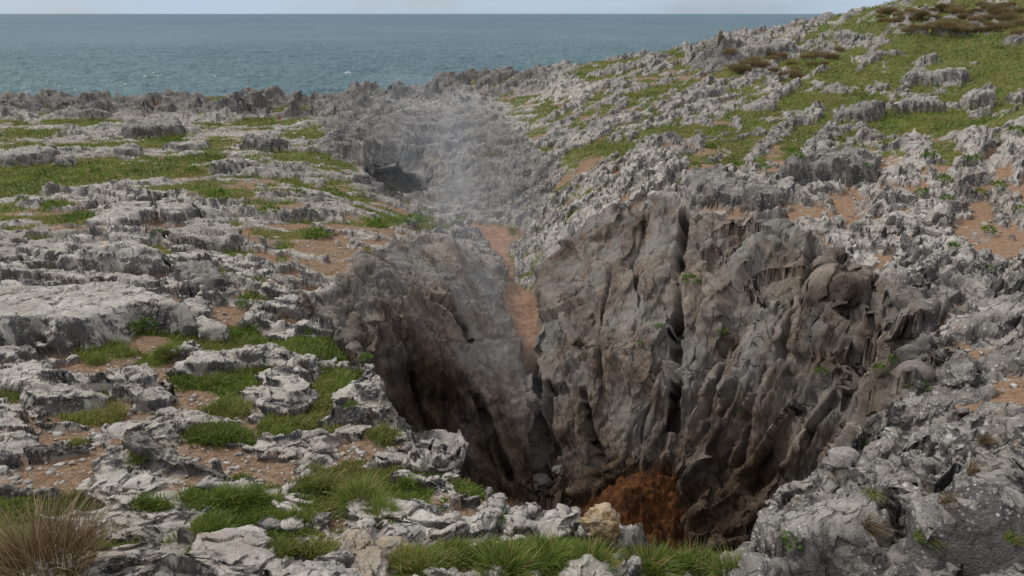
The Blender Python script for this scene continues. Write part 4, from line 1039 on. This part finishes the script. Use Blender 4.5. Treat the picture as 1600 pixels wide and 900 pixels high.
for lst, lab, grp in ((HEATH1, 'brown heath shrub among the slanting grey bands of the slope', 'heath shrubs on the slope'), (HEATH2, 'brown heath shrub covering the hilltop above the footpath', 'heath shrubs on the hilltop')):
    for k, (px, py) in enumerate(lst):
        put(hs[k % 4], 'heath_shrub', px, py, lab, 'shrub', grp, r.uniform(0, 6), r.uniform(.45, 1.05))

# turf: nobody could count the blades
gm = GRASSY * (1 - ROCK) * (1 - np.minimum(1, HEAPM + PATHM))
tall = sstep(.42, .75, .5 + .5 * fbm(X, Y, B, 2.2, 3, 31.0))
okv = np.nonzero((gm > .45) & (np.abs(PX - 800) < 1000) & (PY < 1000) & (PY > -60) & (DIST < 75))[0]
pick = r.choice(okv, 190000)
jit = .6 * (RS[1:] - RS[:-1]).mean()
dd = DIST[pick]
Pg = np.stack([x3[pick], y3[pick], z3[pick]], 1) + np.stack([r.normal(0, .004, len(pick)) * dd, r.normal(0, .004, len(pick)) * dd, np.full(len(pick), -.01)], 1)
hgt = (.045 + .085 * tall[pick] * GR[pick] + .03 * r.random(len(pick))) * (1 + .028 * np.maximum(dd - 8, 0)) * r.uniform(.6, 1.25, len(pick))
hgt = np.minimum(hgt, .26)
wid = .0045 + .00075 * dd
lean = np.tile(np.array([[.25, -.10]]), (len(pick), 1)) + r.normal(0, .35, (len(pick), 2))
tn = np.clip(.5 + .9 * fbm(x3, y3, z3, .7, 2, 71.0)[pick] + r.normal(0, .16, len(pick)), 0, 1)
dr = np.clip(sstep(.0, .5, fbm(x3, y3, z3, .45, 2, 12.0)[pick] + .05) * .7 + (r.random(len(pick)) < .16) * .7, 0, .9) * np.where(DIST[pick] > 14, .75, .5)
V, Fq, T = blades(Pg, hgt, wid, lean, r.uniform(0, .5, len(pick)), tn, dr, r)
link('grass', mesh_from('grass', V, Fq, {'tone': T}, M_GRASS, smooth=False), 'short green and yellowish turf between the limestone rocks', 'grass', kind='stuff')

# loose stones on the bare earth
phi = (1 + 5 ** .5) / 2
ico = np.array([(-1, phi, 0), (1, phi, 0), (-1, -phi, 0), (1, -phi, 0), (0, -1, phi), (0, 1, phi), (0, -1, -phi), (0, 1, -phi), (phi, 0, -1), (phi, 0, 1), (-phi, 0, -1), (-phi, 0, 1)]) / 1.9
icf = np.array([(0, 11, 5), (0, 5, 1), (0, 1, 7), (0, 7, 10), (0, 10, 11), (1, 5, 9), (5, 11, 4), (11, 10, 2), (10, 7, 6), (7, 1, 8), (3, 9, 4), (3, 4, 2), (3, 2, 6), (3, 6, 8), (3, 8, 9), (4, 9, 5), (2, 4, 11), (6, 2, 10), (8, 6, 7), (9, 8, 1)], np.int32)
em = (1 - GRASSY) * (1 - ROCK) * (1 - HEAPM) * (1 - PATHM * .7)
okv = np.nonzero((em > .5) & (DIST < 30) & (DIST > 2.5) & (np.abs(PX - 800) < 900))[0]
pick = r.choice(okv, 4200)
sz_ = (.006 + .036 * r.random(len(pick)) ** 6) * (1 + .03 * DIST[pick])
Vs = ico[None] * (1 + r.normal(0, .22, (len(pick), 12, 1)))
Vs = Vs * (sz_[:, None, None] * r.uniform(.6, 1.3, (len(pick), 1, 3)) * np.array([1.1, 1.1, .6]))
Vs = Vs + np.stack([x3[pick] + r.normal(0, .02, len(pick)), y3[pick] + r.normal(0, .02, len(pick)), z3[pick] + sz_ * .1], 1)[:, None]
Fs = (icf[None] + (np.arange(len(pick), dtype=np.int32) * 12)[:, None, None]).reshape(-1, 3)
ms = {'fan': np.zeros((len(pick) * 12, 4)), 'mask_a': np.tile(np.array([[1, 0, 0, 0]]), (len(pick) * 12, 1)), 'mask_b': np.tile(np.array([[0, 0, 0, 1]]), (len(pick) * 12, 1)) * np.array([[1, 1, 1, 0]])}
link('gravel', mesh_from('gravel', Vs.reshape(-1, 3), Fs, ms, M_GROUND, smooth=False), 'loose pale stones and grit lying on the bare earth', 'gravel', kind='stuff')

# the wooden post on the skyline
def post_material():
    m, nt = new_mat('weathered_wood'); g = G(nt)
    c = g.ramp(g.noise(g.n('ShaderNodeNewGeometry').outputs['Position'], 6, 4), [(.3, (.12, .085, .055)), (.7, (.24, .18, .12))])
    g.out(g.n('ShaderNodeBsdfPrincipled', i_Base_Color=c, i_Roughness=.9).outputs[0]); return m
w_ = .12; hp_ = .5
pv = [(sx_ * w_ * (1 - .04 * (zz > 0)), sy_ * w_ * (1 - .04 * (zz > 0)), zz) for zz in (-.4, hp_ - .06) for sx_, sy_ in ((-1, -1), (1, -1), (1, 1), (-1, 1))] + [(sx_ * w_ * .7, sy_ * w_ * .7, hp_) for sx_, sy_ in ((-1, -1), (1, -1), (1, 1), (-1, 1))]
pf = [(0, 1, 5, 4), (1, 2, 6, 5), (2, 3, 7, 6), (3, 0, 4, 7), (4, 5, 9, 8), (5, 6, 10, 9), (6, 7, 11, 10), (7, 4, 8, 11), (8, 9, 10, 11), (3, 2, 1, 0)]
put(mesh_from('wooden_post', np.array(pv), np.array(pf, np.int32), None, post_material(), smooth=False), 'wooden_post', 1121, 60, 'short square weathered wooden post standing on the skyline above the dark crag', 'post')

# boulders jammed in the slot between the two walls
import bmesh
def stone_mesh(name, seed, sx_, sy_, sz_, brown, ochre=0.0):
    bm = bmesh.new(); bmesh.ops.create_icosphere(bm, subdivisions=5, radius=1.0)
    me = bpy.data.meshes.new(name); bm.to_mesh(me); bm.free()
    v = np.empty(len(me.vertices) * 3, f32); me.vertices.foreach_get('co', v); v = v.reshape(-1, 3)
    a, b, c = (np.ascontiguousarray(v[:, k]) for k in range(3))
    f1, f2, cid = worley(a, b, c, 1.3, seed * 3.1)
    k = 1 + .20 * facet(a, b, c, 1.5, seed * 2.3) + .05 * facet(a, b, c, 5.0, seed) + .18 * (np.sqrt(f1) - .5) + .16 * fbm(a, b, c, 2.2, 4, seed * 5.0)
    v = v * k[:, None] * np.array([sx_, sy_, sz_], f32)
    me.vertices.foreach_set('co', v.astype(f32).ravel())
    me.polygons.foreach_set('use_smooth', np.ones(len(me.polygons), bool))
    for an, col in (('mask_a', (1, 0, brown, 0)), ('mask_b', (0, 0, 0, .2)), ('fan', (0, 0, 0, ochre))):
        at_ = me.attributes.new(an, 'FLOAT_COLOR', 'POINT'); at_.data.foreach_set('color', np.tile(np.array(col, f32), (len(v), 1)).ravel())
    me.materials.append(M_GROUND); me.update()
    return me
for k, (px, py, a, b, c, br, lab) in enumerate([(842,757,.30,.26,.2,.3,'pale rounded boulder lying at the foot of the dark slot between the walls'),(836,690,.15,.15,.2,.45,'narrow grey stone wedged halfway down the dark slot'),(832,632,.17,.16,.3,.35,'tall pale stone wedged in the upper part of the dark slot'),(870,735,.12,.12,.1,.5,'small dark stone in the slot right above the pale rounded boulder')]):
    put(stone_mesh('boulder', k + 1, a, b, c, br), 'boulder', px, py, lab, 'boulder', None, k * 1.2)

for k, (px, py, a, b, c, och, lab) in enumerate([(940,828,.125,.11,.125,.85,'yellowish rounded boulder standing between the rim slab and the orange sand'),(556,858,.14,.10,.085,.45,'ochre-stained boulder at the bottom of the picture beside a brown and orange low rock'),(609,856,.13,.09,.06,.6,'brown and orange low rock between the ochre boulder and the green tussock'),(580,890,.17,.11,.08,.35,'dark rock with an ochre crust cut by the lower frame edge')]):
    o = put(stone_mesh('boulder', k + 11, a, b, c, 0, och), 'boulder', px, py, lab, 'boulder', None, k * 1.7)
    if o: o.location.z += c * (.4 if k == 0 else .1)
# ------------------------------------------------------------------ spray rising out of the chasm
MIST_DENSITY = .10
spine = [(838,720,11.6,.5),(812,610,12.6,.9),(785,500,14.0,1.5),(755,400,16.5,2.3),(730,320,19.5,3.4),(700,240,23.0,4.6),(670,165,27,5.6),(640,110,30,5.6)]
C = []
for px, py, dist, rad in spine:
    a_, s_ = polar(px, py); C.append((dist * math.sin(a_), dist * math.cos(a_), s_ * dist, rad))
C = np.array(C)
def mist_material():
    """density falls off from the axis of the plume and tears into wisps"""
    m, nt = new_mat('rising_spray'); g = G(nt)
    tc = g.n('ShaderNodeTexCoord').outputs['Object']
    x, y, z = g.n('ShaderNodeSeparateXYZ', i_0=tc).outputs
    y0, y1 = C[0, 1], C[-1, 1]
    r = g.n('ShaderNodeValToRGB', i_Fac=g.map(y, y0, y1)); cr = r.color_ramp
    while len(cr.elements) < len(C): cr.elements.new(.5)
    for e, c in zip(cr.elements, C):
        e.position = (c[1] - y0) / (y1 - y0); e.color = (c[0] / 20 + .5, c[2] / 20 + .5, c[3] / 20, 1)
    ax, ay, az_ = g.n('ShaderNodeSeparateColor', i_0=r.outputs[0]).outputs
    dx = g.math('SUBTRACT', x, g.math('MULTIPLY_ADD', ax, 20, -10)); dz = g.math('SUBTRACT', z, g.math('MULTIPLY_ADD', ay, 20, -10))
    d = g.math('DIVIDE', g.math('SQRT', g.math('ADD', g.math('MULTIPLY', dx, dx), g.math('MULTIPLY', dz, dz))), g.math('MULTIPLY', az_, 20))
    fall = g.map(d, 1.0, .05); fall = g.math('MULTIPLY', fall, fall)
    mp = g.n('ShaderNodeMapping', i_Vector=tc); mp.inputs['Scale'].default_value = (1.25, .5, .42)
    n = g.noise(mp.outputs[0], .7, 2.5, .5, .6)
    w = g.map(n, .30, .76, .22, 1.0)
    thin = g.map(y, 12.5, 28, 2.6, .34)
    dens = g.math('MULTIPLY', g.math('MULTIPLY', w, fall), g.math('MULTIPLY', thin, MIST_DENSITY))
    v = g.n('ShaderNodeVolumePrincipled', i_Color=(.80, .86, .96, 1), i_Density=dens, i_Anisotropy=.3)
    g.out(None, v.outputs[0])
    return m
tt = np.linspace(0, len(C) - 1, 40); Ci = np.stack([np.interp(tt, range(len(C)), C[:, k]) for k in range(4)], 1)
ring = 20; vm = []
for k, (cx, cy, cz, rad) in enumerate(Ci):
    e = math.sin(math.pi * min(1, (k + .4) / 5) / 2) * math.sin(math.pi * min(1, (len(Ci) - k - .6) / 5) / 2)
    for q in range(ring):
        a_ = 2 * math.pi * q / ring
        w_ = rad * e * (1 + .18 * math.sin(3 * a_ + k * .5) + .10 * math.sin(5 * a_ - k * .9))
        vm.append((cx + w_ * math.cos(a_), cy + w_ * math.sin(a_), cz))
fm = [(k * ring + q, k * ring + (q + 1) % ring, (k + 1) * ring + (q + 1) % ring, (k + 1) * ring + q) for k in range(len(Ci) - 1) for q in range(ring)]
me = bpy.data.meshes.new('mist'); me.from_pydata(vm, [], fm + [tuple(reversed(range(ring))), tuple((len(Ci) - 1) * ring + q for q in range(ring))]); me.materials.append(mist_material())
link('mist', me, 'thin bluish spray drifting up out of the chasm', 'mist', kind='stuff')
scene.cycles.volume_step_rate = 2.5; scene.cycles.volume_max_steps = 72
# ------------------------------------------------------------------ sea
def sea_material():
    m, nt = new_mat('sea_water'); g = G(nt)
    P = g.n('ShaderNodeNewGeometry').outputs['Position']
    n1 = g.noise(P, .035, 4, .6); n2 = g.noise(P, .22, 5, .65, .3); n3 = g.noise(P, 1.1, 4, .6)
    col = g.ramp(g.noise(P, .0035, 4, .55), [(.35, (.075, .140, .180)), (.65, (.115, .195, .230))])
    col = g.mix(g.map(n1, .42, .62, 0, .5), col, (.145, .235, .265))
    ds = g.n('ShaderNodeVectorMath', operation='LENGTH', i_0=P).outputs['Value']
    col = g.mix(g.map(ds, 150, 700), g.mix(.5, col, (.155, .245, .275)), col)
    col = g.mix(g.map(ds, 300, 2500), col, g.ramp(g.noise(P, .004, 4, .6, .5), [(.35, (.058, .115, .168)), (.65, (.095, .165, .215))]))
    cap = g.math('MULTIPLY', g.math('MULTIPLY', g.map(n2, .635, .665), g.map(n3, .45, .58)), g.map(g.noise(P, .012, 3), .50, .60))
    col = g.mix(cap, col, (.75, .78, .78))
    h = g.math('ADD', g.math('MULTIPLY', n2, 3.0), g.math('MULTIPLY', n3, .5))
    bmp = g.n('ShaderNodeBump', i_Strength=1.0, i_Distance=1.0, i_Height=h)
    p = g.n('ShaderNodeBsdfPrincipled', i_Base_Color=col, i_Roughness=.4, i_Specular_IOR_Level=.16, i_Normal=bmp.outputs[0], i_IOR=1.33)
    g.out(p.outputs[0])
    return m
sa = np.radians(np.linspace(-75, 75, 700)); sr = np.concatenate([np.geomspace(50, 900, 620), np.geomspace(960, 60000, 60)])
SA, SR = np.meshgrid(sa, sr)
sx = (SR * np.sin(SA)).ravel().astype(f32); sy = (SR * np.cos(SA)).ravel().astype(f32)
fade = (1 - sstep(350, 900, SR.ravel())).astype(f32)
zero = np.zeros_like(sx)
ang = .5
ua = sx * math.cos(ang) + sy * math.sin(ang); va = -sx * math.sin(ang) + sy * math.cos(ang)
wv = ridged(ua * f32(.06), va * f32(.17), zero, 1, 2, 2.0) * 1.7 + fbm(ua * f32(.16), va * f32(.40), zero, 1, 3, 8.0) * 1.1
sz = SEA_Z + (wv - .5) * fade
n_, m_ = SA.shape
si = np.arange(n_ * m_, dtype=np.int32).reshape(n_, m_)
sq = np.stack([si[:-1, :-1], si[:-1, 1:], si[1:, 1:], si[1:, :-1]], -1).reshape(-1, 4)
link('sea', mesh_from('sea', np.stack([sx, sy, sz], 1), sq, None, sea_material()), kind='structure')

# ------------------------------------------------------------------ light
SUN_EL, SUN_AZ = math.radians(48), math.radians(-62)     # azimuth from straight ahead, positive to the right
world = bpy.data.worlds.new('World'); scene.world = world; world.use_nodes = True
nt = world.node_tree; nt.nodes.clear(); g = G(nt)
sky = g.n('ShaderNodeTexSky', sky_type='NISHITA', sun_disc=False, sun_elevation=SUN_EL, sun_rotation=SUN_AZ, air_density=1.0, dust_density=1.2, ozone_density=1.5)
tc = g.n('ShaderNodeTexCoord').outputs['Generated']
mp = g.n('ShaderNodeMapping', i_Vector=tc); mp.inputs['Scale'].default_value = (1, 1, 3.2)
cl = g.noise(mp.outputs[0], 2.6, 6, .58, .3)
up = g.n('ShaderNodeSeparateXYZ', i_0=tc).outputs['Z']
over = g.mix(g.map(up, .02, .45), (5.0, 6.2, 7.6), (7.0, 7.0, 7.0))
over = g.mix(g.map(up, .3, 1.0), over, (11.8, 11.4, 10.9))                             # an overcast sky is brightest overhead
cm = g.map(cl, .36, .60, .55, 1)
colr = g.mix(cm, sky.outputs[0], over)
bg = g.n('ShaderNodeBackground', i_Color=colr, i_Strength=.070)
o = g.n('ShaderNodeOutputWorld'); nt.links.new(bg.outputs[0], o.inputs['Surface'])
sl = bpy.data.lights.new('sun', 'SUN'); sl.energy = 1.5; sl.angle = math.radians(10); sl.color = (1, .94, .85)
so = bpy.data.objects.new('sun', sl); COL.objects.link(so)
sd_ = np.array([math.cos(SUN_EL) * math.sin(SUN_AZ), math.cos(SUN_EL) * math.cos(SUN_AZ), math.sin(SUN_EL)])
from mathutils import Vector
so.rotation_euler = Vector(sd_).to_track_quat('Z', 'Y').to_euler()

# ------------------------------------------------------------------ camera and picture
cd = bpy.data.cameras.new('camera'); cd.sensor_width = 36; cd.lens = F / W * 36; cd.clip_start = .05; cd.clip_end = 150000
co = bpy.data.objects.new('camera', cd); COL.objects.link(co)
co.rotation_euler = (math.pi / 2 - PITCH, 0, 0)
scene.camera = co
scene.view_settings.view_transform = 'Standard'; scene.view_settings.look = 'None'
scene.view_settings.exposure = EXPOSURE; scene.view_settings.gamma = 1.0
scene.view_settings.use_curve_mapping = False
scene.cycles.max_bounces = 6; scene.cycles.diffuse_bounces = 3; scene.cycles.volume_bounces = 1
print('script', round(time.time() - T0, 1))
